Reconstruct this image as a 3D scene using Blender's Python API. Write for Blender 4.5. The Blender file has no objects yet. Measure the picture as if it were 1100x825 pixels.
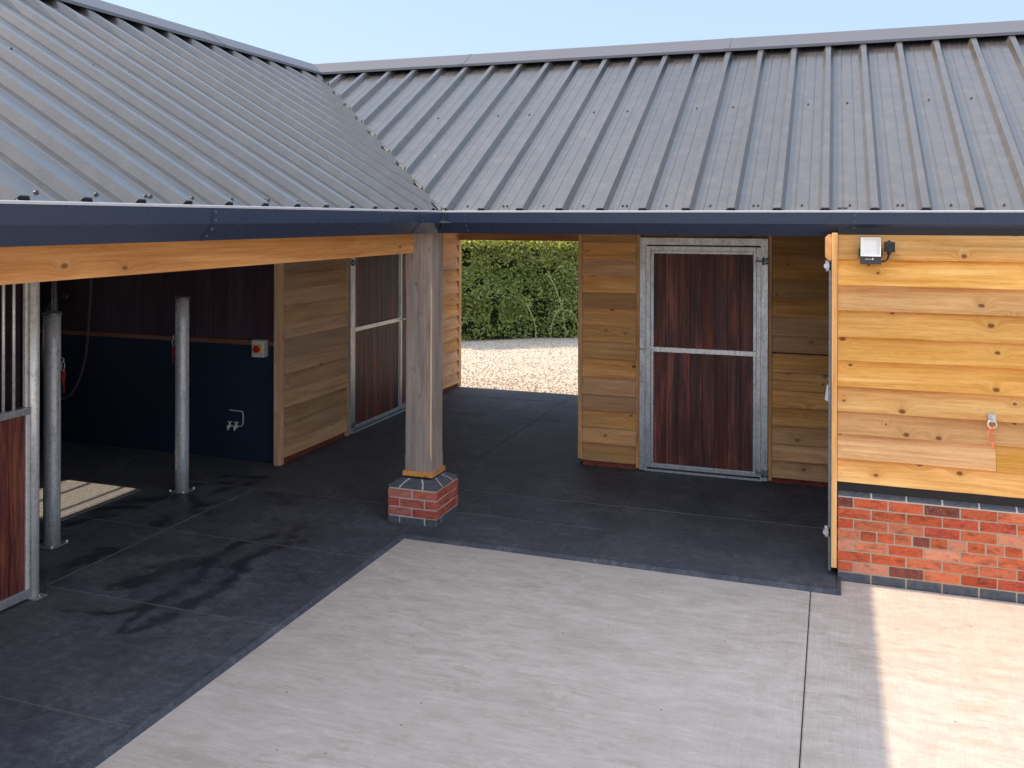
import bpy, bmesh, math, random
import numpy as np
from mathutils import Vector, Matrix, noise
V = Vector
random.seed(7)
scene = bpy.context.scene
COL = scene.collection
X, Y, Z = V((1, 0, 0)), V((0, 1, 0)), V((0, 0, 1))
TAN30, S30, C30 = math.tan(math.radians(30)), 0.5, math.cos(math.radians(30))

# ------------------------------------------------------------------ mesh builder
class MB:
    def __init__(self):
        self.v, self.f, self.uv, self.c, self.m, self.s = [], [], [], [], [], []
    def poly(self, pts, L=X, W=Z, off=(0, 0), col=(.5, .5, .5), mat=0, smooth=False, T=None):
        b = len(self.v)
        self.v += [tuple(p) for p in pts]
        self.f.append(list(range(b, b + len(pts))))
        T = T or L.cross(W)
        self.uv.append([(V(p).dot(L) + off[0], V(p).dot(W) + V(p).dot(T) + off[1]) for p in pts])
        self.c.append(col); self.m.append(mat); self.s.append(smooth)
    def box(self, o, L, W, T, col=(.5, .5, .5), mat=0, off=None):
        """corner o, edge vectors L (grain), W, T"""
        o, L, W, T = V(o), V(L), V(W), V(T)
        if L.cross(W).dot(T) < 0:
            o = o + T; T = -T
        off = off or (random.uniform(0, 50), random.uniform(0, 50))
        l, w, t = L.normalized(), W.normalized(), T.normalized()
        p = [o, o + L, o + L + W, o + W, o + T, o + L + T, o + L + W + T, o + W + T]
        for q in ((3, 2, 1, 0), (4, 5, 6, 7), (0, 1, 5, 4), (2, 3, 7, 6), (1, 2, 6, 5), (3, 0, 4, 7)):
            self.poly([p[i] for i in q], l, w, off, col, mat, T=t)
    def bx(self, x0, x1, y0, y1, z0, z1, grain='x', col=(.5, .5, .5), mat=0):
        e = {'x': X * (x1 - x0), 'y': Y * (y1 - y0), 'z': Z * (z1 - z0)}
        k = {'x': 'xyz', 'y': 'yzx', 'z': 'zxy'}[grain]
        self.box((x0, y0, z0), e[k[0]], e[k[1]], e[k[2]], col, mat)
    def prism(self, prof, A, B, o, D, n=1, jit=None, col=(.5, .5, .5), mat=0, caps=True, mitre=None):
        """closed 2D profile in (A,B), swept from o along D in n steps; jit(i,k)->Vector"""
        o, D = V(o), V(D); d = D.normalized()
        off = (random.uniform(0, 50), random.uniform(0, 50))
        rings = []
        for k in range(n + 1):
            r = []
            for i, (a, b) in enumerate(prof):
                p = o + A * a + B * b + D * (k / n)
                if mitre: p = p + d * mitre(k, a)
                if jit: p = p + jit(i, k)
                r.append(p)
            rings.append(r)
        m = len(prof)
        area = sum(prof[i][0] * prof[(i + 1) % m][1] - prof[(i + 1) % m][0] * prof[i][1] for i in range(m))
        flip = (area > 0) == (A.cross(B).dot(d) > 0)
        for k in range(n):
            for i in range(m):
                j = (i + 1) % m
                q = [rings[k][i], rings[k][j], rings[k + 1][j], rings[k + 1][i]]
                if not flip: q.reverse()
                self.poly(q, d, B, off, col, mat, T=A)
        if caps:
            a, b = rings[0], rings[-1][::-1]
            if flip: a, b = a[::-1], b[::-1]
            self.poly(a, d, B, off, col, mat, T=A); self.poly(b, d, B, off, col, mat, T=A)
    def tube(self, pts, r, n=12, col=(.5, .5, .5), mat=0, caps=True, r2=None):
        pts = [V(p) for p in pts]
        rings = []; ref = None
        for k, p in enumerate(pts):
            d = (pts[min(k + 1, len(pts) - 1)] - pts[max(k - 1, 0)]).normalized()
            if ref is None:
                ref = d.orthogonal().normalized()
            ref = (ref - d * ref.dot(d)).normalized()
            w = d.cross(ref)
            rr = r if r2 is None else r + (r2 - r) * k / (len(pts) - 1)
            rings.append([p + (ref * math.cos(2 * math.pi * i / n) + w * math.sin(2 * math.pi * i / n)) * rr for i in range(n)])
        for k in range(len(pts) - 1):
            for i in range(n):
                j = (i + 1) % n
                self.poly([rings[k][i], rings[k][j], rings[k + 1][j], rings[k + 1][i]], Z, X, (0, 0), col, mat, True, T=Y)
        if caps:
            self.poly(rings[0][::-1], X, Y, (0, 0), col, mat); self.poly(rings[-1], X, Y, (0, 0), col, mat)
    def ring(self, c, A, B, R, r, n=20, m=8, a0=0, a1=2 * math.pi, col=(.5, .5, .5), mat=0):
        full = abs(a1 - a0) > 6.2
        pts = [V(c) + A * math.cos(a0 + (a1 - a0) * i / n) * R + B * math.sin(a0 + (a1 - a0) * i / n) * R for i in range(n + 1)]
        self.tube(pts, r, m, col, mat, caps=not full)
    def lathe(self, c, prof, n=24, col=(.5, .5, .5), mat=0):
        c = V(c)
        rings = [[c + V((math.cos(2 * math.pi * i / n) * r, math.sin(2 * math.pi * i / n) * r, z)) for i in range(n)] for r, z in prof]
        for k in range(len(prof) - 1):
            for i in range(n):
                j = (i + 1) % n
                self.poly([rings[k][i], rings[k][j], rings[k + 1][j], rings[k + 1][i]], Z, X, (0, 0), col, mat, True, T=Y)
        self.poly(rings[-1], X, Y, (0, 0), col, mat)
    def build(self, name, mats, parent=None, bevel=0, angle=40, merge=False):
        me = bpy.data.meshes.new(name)
        me.from_pydata(self.v, [], self.f)
        uvl = me.uv_layers.new(name='UVMap')
        uvl.data.foreach_set('uv', [c for f in self.uv for p in f for c in p])
        ca = me.color_attributes.new('col', 'FLOAT_COLOR', 'CORNER')
        ca.data.foreach_set('color', [c for f, cc in zip(self.f, self.c) for _ in f for c in (cc[0], cc[1], cc[2], 1.0)])
        me.polygons.foreach_set('material_index', self.m)
        me.polygons.foreach_set('use_smooth', self.s)
        if not isinstance(mats, (list, tuple)): mats = [mats]
        for m in mats: me.materials.append(m)
        bm = bmesh.new(); bm.from_mesh(me)
        bmesh.ops.remove_doubles(bm, verts=bm.verts, dist=1e-5)
        bm.to_mesh(me); bm.free()
        me.update()
        ob = bpy.data.objects.new(name, me); COL.objects.link(ob)
        if parent: ob.parent = parent
        if bevel:
            md = ob.modifiers.new('edge', 'BEVEL'); md.width = bevel; md.segments = 2; md.limit_method = 'ANGLE'; md.angle_limit = math.radians(angle)
            md.harden_normals = False
        return ob

def tag(o, label=None, cat=None, group=None, kind=None):
    if label: o['label'] = label
    if cat: o['category'] = cat
    if group: o['group'] = group
    if kind: o['kind'] = kind
    return o
def empty(name, loc, label, cat, group=None):
    o = bpy.data.objects.new(name, None); COL.objects.link(o); o.location = loc; o.empty_display_size = .1
    return tag(o, label, cat, group)
def rc(lo=0, hi=1): return (random.uniform(lo, hi), random.random(), random.random())

# ------------------------------------------------------------------ node helpers
class NT:
    def __init__(self, name):
        self.m = bpy.data.materials.new(name); self.m.use_nodes = True
        self.t = self.m.node_tree; self.n = self.t.nodes; self.l = self.t.links
        self.b = self.n['Principled BSDF']
    def add(self, typ, **kw):
        nd = self.n.new(typ)
        ins = kw.pop('ins', {})
        for k, v in kw.items(): setattr(nd, k, v)
        for k, v in ins.items():
            if isinstance(v, bpy.types.NodeSocket): self.l.new(v, nd.inputs[k])
            else: nd.inputs[k].default_value = v
        return nd
    def link(self, a, b): self.l.new(a, b)
    def out(self, sock, val):
        if isinstance(val, bpy.types.NodeSocket): self.l.new(val, self.b.inputs[sock])
        else: self.b.inputs[sock].default_value = val
    def math(self, op, a, b=0.0, c=0.0, clamp=False):
        nd = self.add('ShaderNodeMath', operation=op, use_clamp=clamp, ins={0: a, 1: b, 2: c}); return nd.outputs[0]
    def mix(self, fac, a, b, blend='MIX'):
        nd = self.add('ShaderNodeMix', data_type='RGBA', blend_type=blend)
        for s, v in ((nd.inputs[0], fac), (nd.inputs[6], a), (nd.inputs[7], b)):
            if isinstance(v, bpy.types.NodeSocket): self.l.new(v, s)
            else: s.default_value = v if not isinstance(v, tuple) or len(v) == 4 else (*v, 1)
        return nd.outputs[2]
    def ramp(self, fac, stops, interp='LINEAR'):
        nd = self.add('ShaderNodeValToRGB'); nd.color_ramp.interpolation = interp
        el = nd.color_ramp.elements
        while len(el) < len(stops): el.new(0.5)
        for e, (p, c) in zip(el, stops):
            e.position = p; e.color = (c, c, c, 1) if isinstance(c, (int, float)) else (*c, 1)
        self.l.new(fac, nd.inputs[0]); return nd.outputs[0]
    def noise(self, vec, scale, detail=4, rough=.55, dist=0.0):
        nd = self.add('ShaderNodeTexNoise', ins={'Vector': vec, 'Scale': scale, 'Detail': detail, 'Roughness': rough, 'Distortion': dist}); return nd.outputs['Fac']
    def vor(self, vec, scale, feature='F1', rand=1.0):
        return self.add('ShaderNodeTexVoronoi', feature=feature, ins={'Vector': vec, 'Scale': scale, 'Randomness': rand})
    def mapping(self, vec, scale=(1, 1, 1), loc=(0, 0, 0)):
        return self.add('ShaderNodeMapping', ins={'Vector': vec, 'Scale': scale, 'Location': loc}).outputs[0]
    def uv(self): return self.add('ShaderNodeUVMap', uv_map='UVMap').outputs[0]
    def obj(self): return self.add('ShaderNodeTexCoord').outputs['Object']
    def attr(self):
        a = self.add('ShaderNodeAttribute', attribute_name='col')
        s = self.add('ShaderNodeSeparateColor', ins={0: a.outputs['Color']})
        return a.outputs['Color'], s.outputs[0], s.outputs[1], s.outputs[2]
    def bump(self, h, strength=.3, dist=.01, normal=None):
        nd = self.add('ShaderNodeBump', ins={'Height': h, 'Strength': strength, 'Distance': dist})
        if normal: self.l.new(normal, nd.inputs['Normal'])
        return nd.outputs[0]

def wood(name, dark, mid, light, knot=(.08, .03, .012), knots=1.0, rough=.65, spread=.35, grey=None, spec=.3, bump=.25, stretch=1.0, rng_=(.36, .49, .60), vs=1.0):
    t = NT(name); uv = t.uv(); col, r, g, b = t.attr()
    # knots
    kv = t.mapping(uv, (3.0, 5.6, 1))
    vo = t.vor(kv, 1.0); vo.voronoi_dimensions = '2D'
    kd = vo.outputs['Distance']
    csep = t.add('ShaderNodeSeparateColor', ins={0: vo.outputs['Color']})
    has = t.math('GREATER_THAN', csep.outputs[0], .48)
    has = t.math('MULTIPLY', has, knots)
    size = t.math('MULTIPLY_ADD', csep.outputs[1], .055, .028)
    kdn = t.math('ADD', kd, t.math('MULTIPLY', t.math('SUBTRACT', t.noise(uv, 40, 2), .5), .03))
    near = t.math('MULTIPLY', t.math('SUBTRACT', 1.0, t.math('DIVIDE', kdn, t.math('MULTIPLY', size, 4.5)), clamp=True), has)
    core = t.math('MULTIPLY', t.math('SMOOTH_MIN', 1.0, t.math('MULTIPLY', t.math('SUBTRACT', 1.0, t.math('DIVIDE', kdn, size), clamp=True), 2.6), .1), has, clamp=True)
    warp = t.math('MULTIPLY', t.math('MULTIPLY', near, near), .07)
    sx = t.add('ShaderNodeSeparateXYZ', ins={0: uv})
    vv = t.math('ADD', sx.outputs[1], warp)
    wv = t.add('ShaderNodeCombineXYZ', ins={0: sx.outputs[0], 1: vv, 2: t.math('MULTIPLY', r, 7)}).outputs[0]
    broad = t.noise(t.mapping(wv, (1.1 * stretch, 16 * vs, 1)), 1.0, 3, .5, .6)
    rings = t.noise(t.mapping(wv, (1.5 * stretch, 60 * vs, 1)), 1.0, 4, .68, .5 if vs == 1 else 1.6)
    fine = t.noise(t.mapping(wv, (14 * stretch, 330, 1)), 1.0, 3, .75)
    f = t.math('ADD', t.math('MULTIPLY', broad, .36), t.math('ADD', t.math('MULTIPLY', rings, .38), t.math('MULTIPLY', fine, .26)))
    base = t.ramp(f, [(rng_[0], dark), (rng_[1], mid), (rng_[2], light)])
    base = t.mix(t.math('MULTIPLY', near, .28), base, tuple(c * .62 for c in mid))
    base = t.mix(t.math('MULTIPLY', core, .85), base, knot)
    blot = t.noise(t.mapping(uv, (1.6, 5, 1)), 1.0, 4, .6)
    if grey:
        base = t.mix(t.math('MULTIPLY', t.ramp(blot, [(.38, 0.0), (.66, 1.0)]), t.math('MULTIPLY_ADD', b, .5, .3)), base, grey)
    val = t.math('MULTIPLY_ADD', r, spread * 2, 1 - spread)
    val = t.math('MULTIPLY', val, t.math('MULTIPLY_ADD', blot, .36, .82))
    hs = t.add('ShaderNodeHueSaturation', ins={'Color': base, 'Value': val, 'Saturation': t.math('MULTIPLY_ADD', g, .22, .92), 'Hue': t.math('MULTIPLY_ADD', g, .006, .490)})
    t.out('Base Color', hs.outputs[0]); t.out('Roughness', t.math('MULTIPLY_ADD', f, .25, rough - .12)); t.out('Specular IOR Level', spec)
    t.out('Normal', t.bump(t.math('SUBTRACT', f, t.math('MULTIPLY', core, .3)), bump, .004))
    return t.m

def galv(name, base=(.46, .48, .50), rough=.42, metal=.85):
    t = NT(name); o = t.obj()
    v1 = t.vor(t.add('ShaderNodeVectorMath', operation='ADD', ins={0: o, 1: t.add('ShaderNodeVectorMath', operation='SCALE', ins={0: t.add('ShaderNodeTexNoise', ins={'Vector': o, 'Scale': 30.0}).outputs['Color'], 3: .02}).outputs[0]}).outputs[0], 55)
    sp = t.add('ShaderNodeSeparateColor', ins={0: v1.outputs['Color']})
    n = t.noise(t.mapping(o, (14, 14, 5)), 1, 5, .65)
    drip = t.noise(t.mapping(o, (60, 60, 4)), 1, 3, .6)
    f = t.math('ADD', t.math('MULTIPLY', sp.outputs[0], .14), t.math('ADD', t.math('MULTIPLY', n, .46), t.math('MULTIPLY', drip, .4)))
    c = t.ramp(f, [(.25, tuple(x * .5 for x in base)), (.5, base), (.8, tuple(min(1, x * 1.45) for x in base))])
    t.out('Base Color', c); t.out('Metallic', metal)
    t.out('Roughness', t.math('MULTIPLY_ADD', f, -.25, rough + .13))
    t.out('Normal', t.bump(t.math('ADD', n, t.math('MULTIPLY', drip, .5)), .12, .004))
    return t.m

def plain(name, col, rough=.5, metal=0, spec=.5, var=.15, nscale=12, bump=0):
    t = NT(name); o = t.obj()
    n = t.noise(o, nscale, 5, .6)
    c = t.mix(n, tuple(x * (1 - var) for x in col), tuple(min(1, x * (1 + var)) for x in col))
    t.out('Base Color', c); t.out('Roughness', t.math('MULTIPLY_ADD', n, .2, rough - .1)); t.out('Metallic', metal); t.out('Specular IOR Level', spec)
    if bump: t.out('Normal', t.bump(n, bump, .003))
    return t.m

def roof_mat(name, base):
    t = NT(name); o = t.obj()
    fine = t.noise(o, 210, 3, .75); mid = t.noise(o, 7, 6, .7)
    strk = t.noise(t.mapping(o, (1.6, 1.6, .5)), 1, 5, .65); run_ = t.noise(t.mapping(o, (9, 9, .7)), 1, 4, .6)
    f = t.math('ADD', t.math('MULTIPLY', fine, .62), t.math('ADD', t.math('MULTIPLY', mid, .2), t.math('MULTIPLY', strk, .18)))
    c = t.ramp(f, [(.33, tuple(x * .5 for x in base)), (.5, base), (.66, tuple(x * 1.75 for x in base))])
    dust = t.ramp(t.math('ADD', t.math('MULTIPLY', mid, .4), t.math('MULTIPLY', run_, .6)), [(.48, 0.0), (.7, .3)])
    c = t.mix(dust, c, (.17, .16, .15))
    sp = t.vor(o, 3.1); spc = t.add('ShaderNodeSeparateColor', ins={0: sp.outputs['Color']})
    drop = t.math('MULTIPLY', t.math('LESS_THAN', sp.outputs['Distance'], .03), t.math('GREATER_THAN', spc.outputs[1], .9))
    c = t.mix(t.math('MULTIPLY', drop, .5), c, (.6, .6, .56))
    t.out('Base Color', c); t.out('Roughness', t.math('MULTIPLY_ADD', f, .35, .18)); t.out('IOR', 1.75)
    t.out('Coat Weight', .65); t.out('Coat IOR', 1.8); t.out('Coat Roughness', .2)
    t.out('Normal', t.bump(t.math('ADD', t.math('MULTIPLY', fine, .5), t.math('MULTIPLY', strk, 3.0)), .10, .0012))
    return t.m

def brick_mat(name):
    t = NT(name); o = t.obj(); col, r, g, b = t.attr()
    n = t.noise(o, 38, 5, .7); n2 = t.noise(t.mapping(o, (12, 12, 30)), 1, 4, .65)
    c = t.mix(t.ramp(n, [(.35, 0.0), (.7, .55)]), col, t.mix(1.0, col, (1.5, 1.35, 1.25), 'MULTIPLY'))
    c = t.mix(t.ramp(n2, [(.48, 0.0), (.68, .8)]), c, t.mix(1.0, col, (.45, .42, .45), 'MULTIPLY'))
    w = t.noise(o, 90, 3, .6)
    c = t.mix(t.ramp(w, [(.56, 0.0), (.72, .5)]), c, (.62, .36, .25))
    t.out('Base Color', c); t.out('Roughness', .85); t.out('Specular IOR Level', .25)
    t.out('Normal', t.bump(t.math('ADD', n, n2), .6, .005))
    return t.m

def blue_brick_mat():
    t = NT('blue_engineering_brick'); o = t.obj(); n = t.noise(o, 30, 5, .6)
    c = t.ramp(n, [(.3, (.055, .062, .08)), (.6, (.10, .108, .128)), (.8, (.17, .17, .18))])
    t.out('Base Color', c); t.out('Roughness', .5); t.out('Normal', t.bump(n, .3, .003)); return t.m

def concrete_mat():
    t = NT('brushed_concrete'); o = t.obj()
    wob = t.add('ShaderNodeVectorMath', operation='SCALE', ins={0: t.add('ShaderNodeTexNoise', ins={'Vector': o, 'Scale': 1.6, 'Detail': 3.0}).outputs['Color'], 3: .16}).outputs[0]
    ow = t.add('ShaderNodeVectorMath', operation='ADD', ins={0: o, 1: wob}).outputs[0]
    nx = t.noise(t.mapping(ow, (1.6, 46, 1)), 1, 8, .8)
    nx2 = t.noise(t.mapping(o, (5, 190, 1)), 1, 3, .7)
    ny = t.noise(t.mapping(ow, (60, .9, 1)), 1, 5, .72); ny2 = t.noise(t.mapping(o, (230, 5, 1)), 1, 3, .7)
    a = t.math('ADD', t.math('MULTIPLY', nx, .6), t.math('MULTIPLY', nx2, .4)); bb = t.math('ADD', t.math('MULTIPLY', ny, .45), t.math('MULTIPLY', ny2, .55))
    xs = t.add('ShaderNodeSeparateXYZ', ins={0: o}).outputs[0]
    side = t.ramp(t.math('ADD', t.math('MULTIPLY', xs, .25), t.math('MULTIPLY', t.noise(o, 1.5, 3), .2)), [(.66, .06), (.86, .75)])
    br = t.mix(side, a, bb)
    blot = t.noise(t.mapping(ow, (2.2, 5.0, 1)), 1.6, 9, .8)
    f = t.math('ADD', t.math('MULTIPLY', br, .5), t.math('MULTIPLY', blot, .5))
    c = t.ramp(f, [(.36, (.41, .36, .31)), (.5, (.55, .495, .445)), (.62, (.67, .615, .56))])
    # worn laitance: crisp edged darker flecks and patches in the brush direction
    er = t.noise(t.mapping(ow, (3.6, 17, 1)), 1, 9, .78); erz = t.ramp(t.noise(t.mapping(o, (.55, .9, 1), (3.3, 1.2, 0)), 1, 3, .5), [(.36, .12), (.58, 1.0)])
    c = t.mix(t.math('MULTIPLY', t.ramp(er, [(.535, 0.0), (.57, .36)]), erz), c, (.37, .295, .24))
    er2 = t.noise(t.mapping(ow, (7, 9, 1)), 1, 7, .75)
    c = t.mix(t.math('MULTIPLY', t.ramp(er2, [(.57, 0.0), (.60, .38)]), erz), c, (.40, .32, .255))
    cloud = t.noise(t.mapping(ow, (.5, .9, 1)), .9, 5, .6)
    c = t.mix(t.ramp(cloud, [(.40, .22), (.60, 0.0)]), c, (.42, .345, .295))
    damp = t.noise(t.mapping(ow, (.9, 3.0, 1), (7, 2, 0)), 1, 5, .6)
    c = t.mix(t.ramp(damp, [(.56, 0.0), (.66, .25)]), c, (.36, .30, .26))
    lt = t.noise(t.mapping(ow, (5, 13, 1), (3, 9, 0)), 1, 9, .8)
    c = t.mix(t.ramp(lt, [(.56, 0.0), (.60, .25)]), c, (.74, .68, .61))
    pit = t.vor(o, 4.2); pit.voronoi_dimensions = '2D'; pc = t.add('ShaderNodeSeparateColor', ins={0: pit.outputs['Color']})
    pm = t.math('MULTIPLY', t.math('LESS_THAN', pit.outputs['Distance'], .03), t.math('GREATER_THAN', pc.outputs[0], .9))
    c = t.mix(t.math('MULTIPLY', pm, .6), c, (.12, .10, .09))
    fn = t.noise(o, 170, 3, .75)
    c = t.mix(t.ramp(fn, [(.35, .22), (.5, 0.0)]), c, (.34, .28, .23))
    t.out('Base Color', c); t.out('Roughness', .9); t.out('Specular IOR Level', .2)
    t.out('Normal', t.bump(t.math('ADD', t.math('MULTIPLY', br, .8), t.math('MULTIPLY', fn, .4)), .6, .007))
    return t.m

def rubber_mat(name='rubber_matting_black'):
    t = NT(name); o = t.obj(); col, r, g, b = t.attr()
    n = t.noise(o, 1.9, 7, .72, .4); n2 = t.noise(o, 14, 6, .75)
    scuff = t.noise(t.mapping(o, (2.2, 8, 1)), 1.6, 8, .8, .8); scuff2 = t.noise(t.mapping(o, (9, 2.5, 1)), 1.3, 8, .8, .6)
    tex = t.vor(t.mapping(o, (1, 1.35, 1)), 62)
    base = t.ramp(t.math('ADD', t.math('MULTIPLY', n, .5), t.math('MULTIPLY', n2, .5)), [(.38, (.036, .041, .055)), (.52, (.075, .082, .102)), (.64, (.14, .147, .167))])
    base = t.mix(t.ramp(scuff, [(.54, 0.0), (.70, .55)]), base, (.18, .18, .185))
    base = t.mix(t.ramp(scuff2, [(.56, 0.0), (.72, .45)]), base, (.17, .17, .175))
    dust = t.vor(t.mapping(o, (1, 1, 1)), 9); dust.voronoi_dimensions = '2D'; dc = t.add('ShaderNodeSeparateColor', ins={0: dust.outputs['Color']})
    fleck = t.math('MULTIPLY', t.math('LESS_THAN', dust.outputs['Distance'], .04), t.math('GREATER_THAN', dc.outputs[0], .88))
    base = t.mix(t.math('MULTIPLY', fleck, .55), base, (.38, .34, .27))
    base = t.mix(t.math('MULTIPLY', t.math('SUBTRACT', g, .5), .35, clamp=True), base, (.15, .15, .15))
    base = t.mix(t.math('MULTIPLY', b, .4), base, (.17, .165, .16))
    base = t.mix(t.ramp(tex.outputs['Distance'], [(.15, 0.0), (.7, .35)]), base, t.mix(1.0, base, (.5, .5, .5), 'MULTIPLY'))
    wn = t.math('ADD', t.math('MULTIPLY', t.math('SUBTRACT', t.noise(o, 6.5, 8, .75), .5), 1.9), t.math('MULTIPLY', t.math('SUBTRACT', n2, .5), .5))
    wet = t.ramp(t.math('ADD', r, wn), [(.46, 0.0), (.74, 1.0)])
    wet = t.math('MULTIPLY', wet, t.math('GREATER_THAN', r, .02))
    base = t.mix(wet, base, t.mix(1.0, base, (.45, .46, .50), 'MULTIPLY'))
    t.out('Base Color', base)
    t.out('Roughness', t.mix(wet, t.math('MULTIPLY_ADD', n2, .25, .55), (.34, .34, .34)))
    t.out('Specular IOR Level', .4)
    t.out('Normal', t.bump(t.math('ADD', t.math('MULTIPLY', tex.outputs['Distance'], -1.0), t.math('MULTIPLY', n2, .8)), t.mix(wet, (.5,) * 3, (.2,) * 3), .005))
    return t.m

M = {}
M['pine_gold'] = wood('golden_pine_cladding', (.53, .25, .07), (.73, .41, .14), (.86, .56, .23), knots=1.0, spread=.2, knot=(.17, .05, .016))
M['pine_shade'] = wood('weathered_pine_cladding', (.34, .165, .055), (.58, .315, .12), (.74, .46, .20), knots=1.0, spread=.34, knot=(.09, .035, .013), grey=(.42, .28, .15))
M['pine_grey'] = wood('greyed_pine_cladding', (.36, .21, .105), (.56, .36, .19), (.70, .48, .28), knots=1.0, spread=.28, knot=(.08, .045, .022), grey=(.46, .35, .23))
M['beam'] = wood('orange_pine_beam', (.46, .195, .05), (.66, .32, .095), (.78, .43, .15), knots=.9, spread=.1, knot=(.16, .06, .02))
M['oak'] = wood('grey_green_oak', (.14, .105, .085), (.36, .285, .23), (.50, .42, .35), knots=.5, spread=.12, knot=(.09, .06, .045), grey=(.25, .225, .20), bump=.5, stretch=1.4)
M['galv_bollard'] = galv('mottled_galvanised_tube', (.56, .575, .59), .42, .4)
M['oak_cut'] = wood('pale_cut_oak', (.50, .34, .19), (.62, .44, .26), (.70, .52, .33), knots=0, spread=.05)
M['hardwood'] = wood('dark_red_hardwood', (.026, .008, .010), (.10, .028, .020), (.28, .095, .048), knots=0, spread=.52, rng_=(.41, .505, .61), stretch=.75, vs=.55, rough=.5, spec=.4, knot=(.02, .01, .01))
M['ply'] = wood('purple_brown_boarding', (.042, .024, .033), (.058, .033, .044), (.074, .044, .054), knots=0, spread=.15, rough=.6)
M['batten'] = wood('brown_batten', (.16, .08, .05), (.22, .115, .075), (.28, .15, .1), knots=0, spread=.05)
M['galv'] = galv('galvanised_steel', (.50, .515, .53), .4, .75)
M['galv_dark'] = galv('dull_galvanised_steel', (.22, .235, .25), .5, .8)
M['galv_bright'] = galv('bright_galvanised_steel', (.80, .79, .75), .42, .45)
M['roof'] = roof_mat('anthracite_plastisol_roof', (.058, .052, .048))
M['flash'] = plain('anthracite_flashing', (.13, .13, .15), .42, 0, .5, .12, 20)
M['gutter'] = plain('slate_blue_gutter_paint', (.026, .040, .078), .3, 0, .5, .10, 15)
M['lip'] = plain('sunlit_gutter_lip', (.55, .56, .58), .4, .3, .5, .1, 30)  # pale sunlit edge put into the lip colour
M['filler'] = plain('black_foam_filler', (.035, .035, .04), .9, 0, .2)
M['brick'] = brick_mat('red_facing_brick')
M['blue'] = blue_brick_mat()
M['mortar'] = plain('sandy_mortar', (.50, .41, .30), .95, 0, .1, .25, 60, .5)
M['mortar_pale'] = plain('pale_mortar', (.60, .57, .50), .95, 0, .1, .15, 60, .4)
M['membrane'] = plain('black_membrane', (.012, .012, .014), .5, 0, .4)
M['concrete'] = concrete_mat()
M['rubber'] = rubber_mat()
M['wallrub'] = plain('black_rubber_wall_mat', (.010, .021, .044), .6, 0, .4, .25, 5, .1)
M['dark'] = plain('dark_inner_lining', (.03, .03, .035), .9, 0, .2)
M['soffit'] = plain('pale_roof_lining', (.72, .70, .66), .8, 0, .2)
M['joint'] = plain('dark_joint_sealant', (.05, .045, .04), .9, 0, .2)
M['debris'] = plain('dry_moss_and_dust', (.25, .225, .17), 1, 0, .1, .45, 50, .6)
M['black'] = plain('black_plastic', (.014, .014, .016), .42, 0, .5)
M['charcoal'] = plain('charcoal_cast_metal', (.055, .05, .052), .5, .1, .5, .2, 60)
M['lens'] = plain('white_lamp_reflector', (.88, .86, .80), .25, 0, .5, .04)
M['white'] = plain('white_print', (.85, .85, .85), .5)
M['greybox'] = plain('light_grey_enclosure', (.55, .56, .56), .45, 0, .5, .06)
M['red'] = plain('red_plastic', (.45, .015, .02), .4, 0, .5, .1)
M['yellow'] = plain('yellow_plastic', (.75, .5, .03), .45, 0, .5, .1)
M['twine_o'] = plain('orange_baler_twine', (.75, .19, .10), .8, 0, .2, .3, 80, .3)
M['twine_r'] = plain('dark_red_baler_twine', (.30, .04, .04), .8, 0, .2, .3, 80, .3)
M['hose'] = plain('brown_rubber_hose', (.10, .07, .075), .5, 0, .4)
M['bluegrey'] = plain('pale_blue_grey_metal', (.42, .48, .55), .45, .3, .5)

def cladding(mb, o, U, N, length, z0, z1, pitch=.1705, rough=.003, tone=(.0, 1.0), splits=0, mat=0, uneven=.07, joints=None):
    """feather-edge boards: start corner o (ground, wall plane), U along, N outwards"""
    z = z0; row = 0
    nrow = max(1, round((z1 - z0) / pitch)); steps = [1 + random.uniform(-uneven, uneven) for _ in range(nrow)]; k_ = (z1 - z0) / sum(steps)
    for st in steps:
        h = st * k_
        cuts = [0, length]
        if splits and random.random() < splits: cuts = [0, random.uniform(.3, .7) * length, length]
        if joints and row in joints: cuts = [0, joints[row], length]
        tl = random.uniform(-.0035, .0035)
        for a, b in zip(cuts[:-1], cuts[1:]):
            sd = random.uniform(0, 99); th = random.uniform(.037, .046); n = max(2, int((b - a) / .12))
            bow = random.uniform(-.004, .006) * (rough / .003)
            def jit(i, k, sd=sd, n=n, bow=bow):
                q = k / n
                lo = noise.noise(V((q * 3 * (b - a), sd, 0))) * rough + tl * math.sin((a + q * (b - a)) * 1.1 + sd % 6)
                w = noise.noise(V((q * 2 * (b - a), sd, 9))) * rough * .8
                if i in (0, 1): return Z * lo + (N * (w + bow * 4 * q * (1 - q)) if i == 1 else V((0, 0, 0)))
                return V((0, 0, 0))
            prof = [(0, 0), (th, 0), (th - .001, .006), (.004, h + .012), (0, h + .012)]
            mb.prism(prof, N, Z, V(o) + U * (a + .001) + Z * z, U * (b - a - .002), n, jit, (random.uniform(*tone), random.random(), random.random()), mat)
        z += h; row += 1

def nails(mb, o, U, N, xs, z0, z1, pitch=.1705, mat=0):
    z = z0 + .04
    while z < z1:
        for x in xs:
            c = V(o) + U * x + Z * z + N * .039
            mb.tube([c, c + N * .003], .004, 6, (.3, .3, .3), mat)
        z += pitch

# =================================================================== BUILDING
B = empty('stable_building', (0, 0, 0), 'L-shaped timber stable building with ribbed dark grey metal roof and red brick plinth', 'stable')
XF, YF, ZE, RUN = .20, .29, 2.534, 3.18
ZR = ZE + RUN * TAN30

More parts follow.
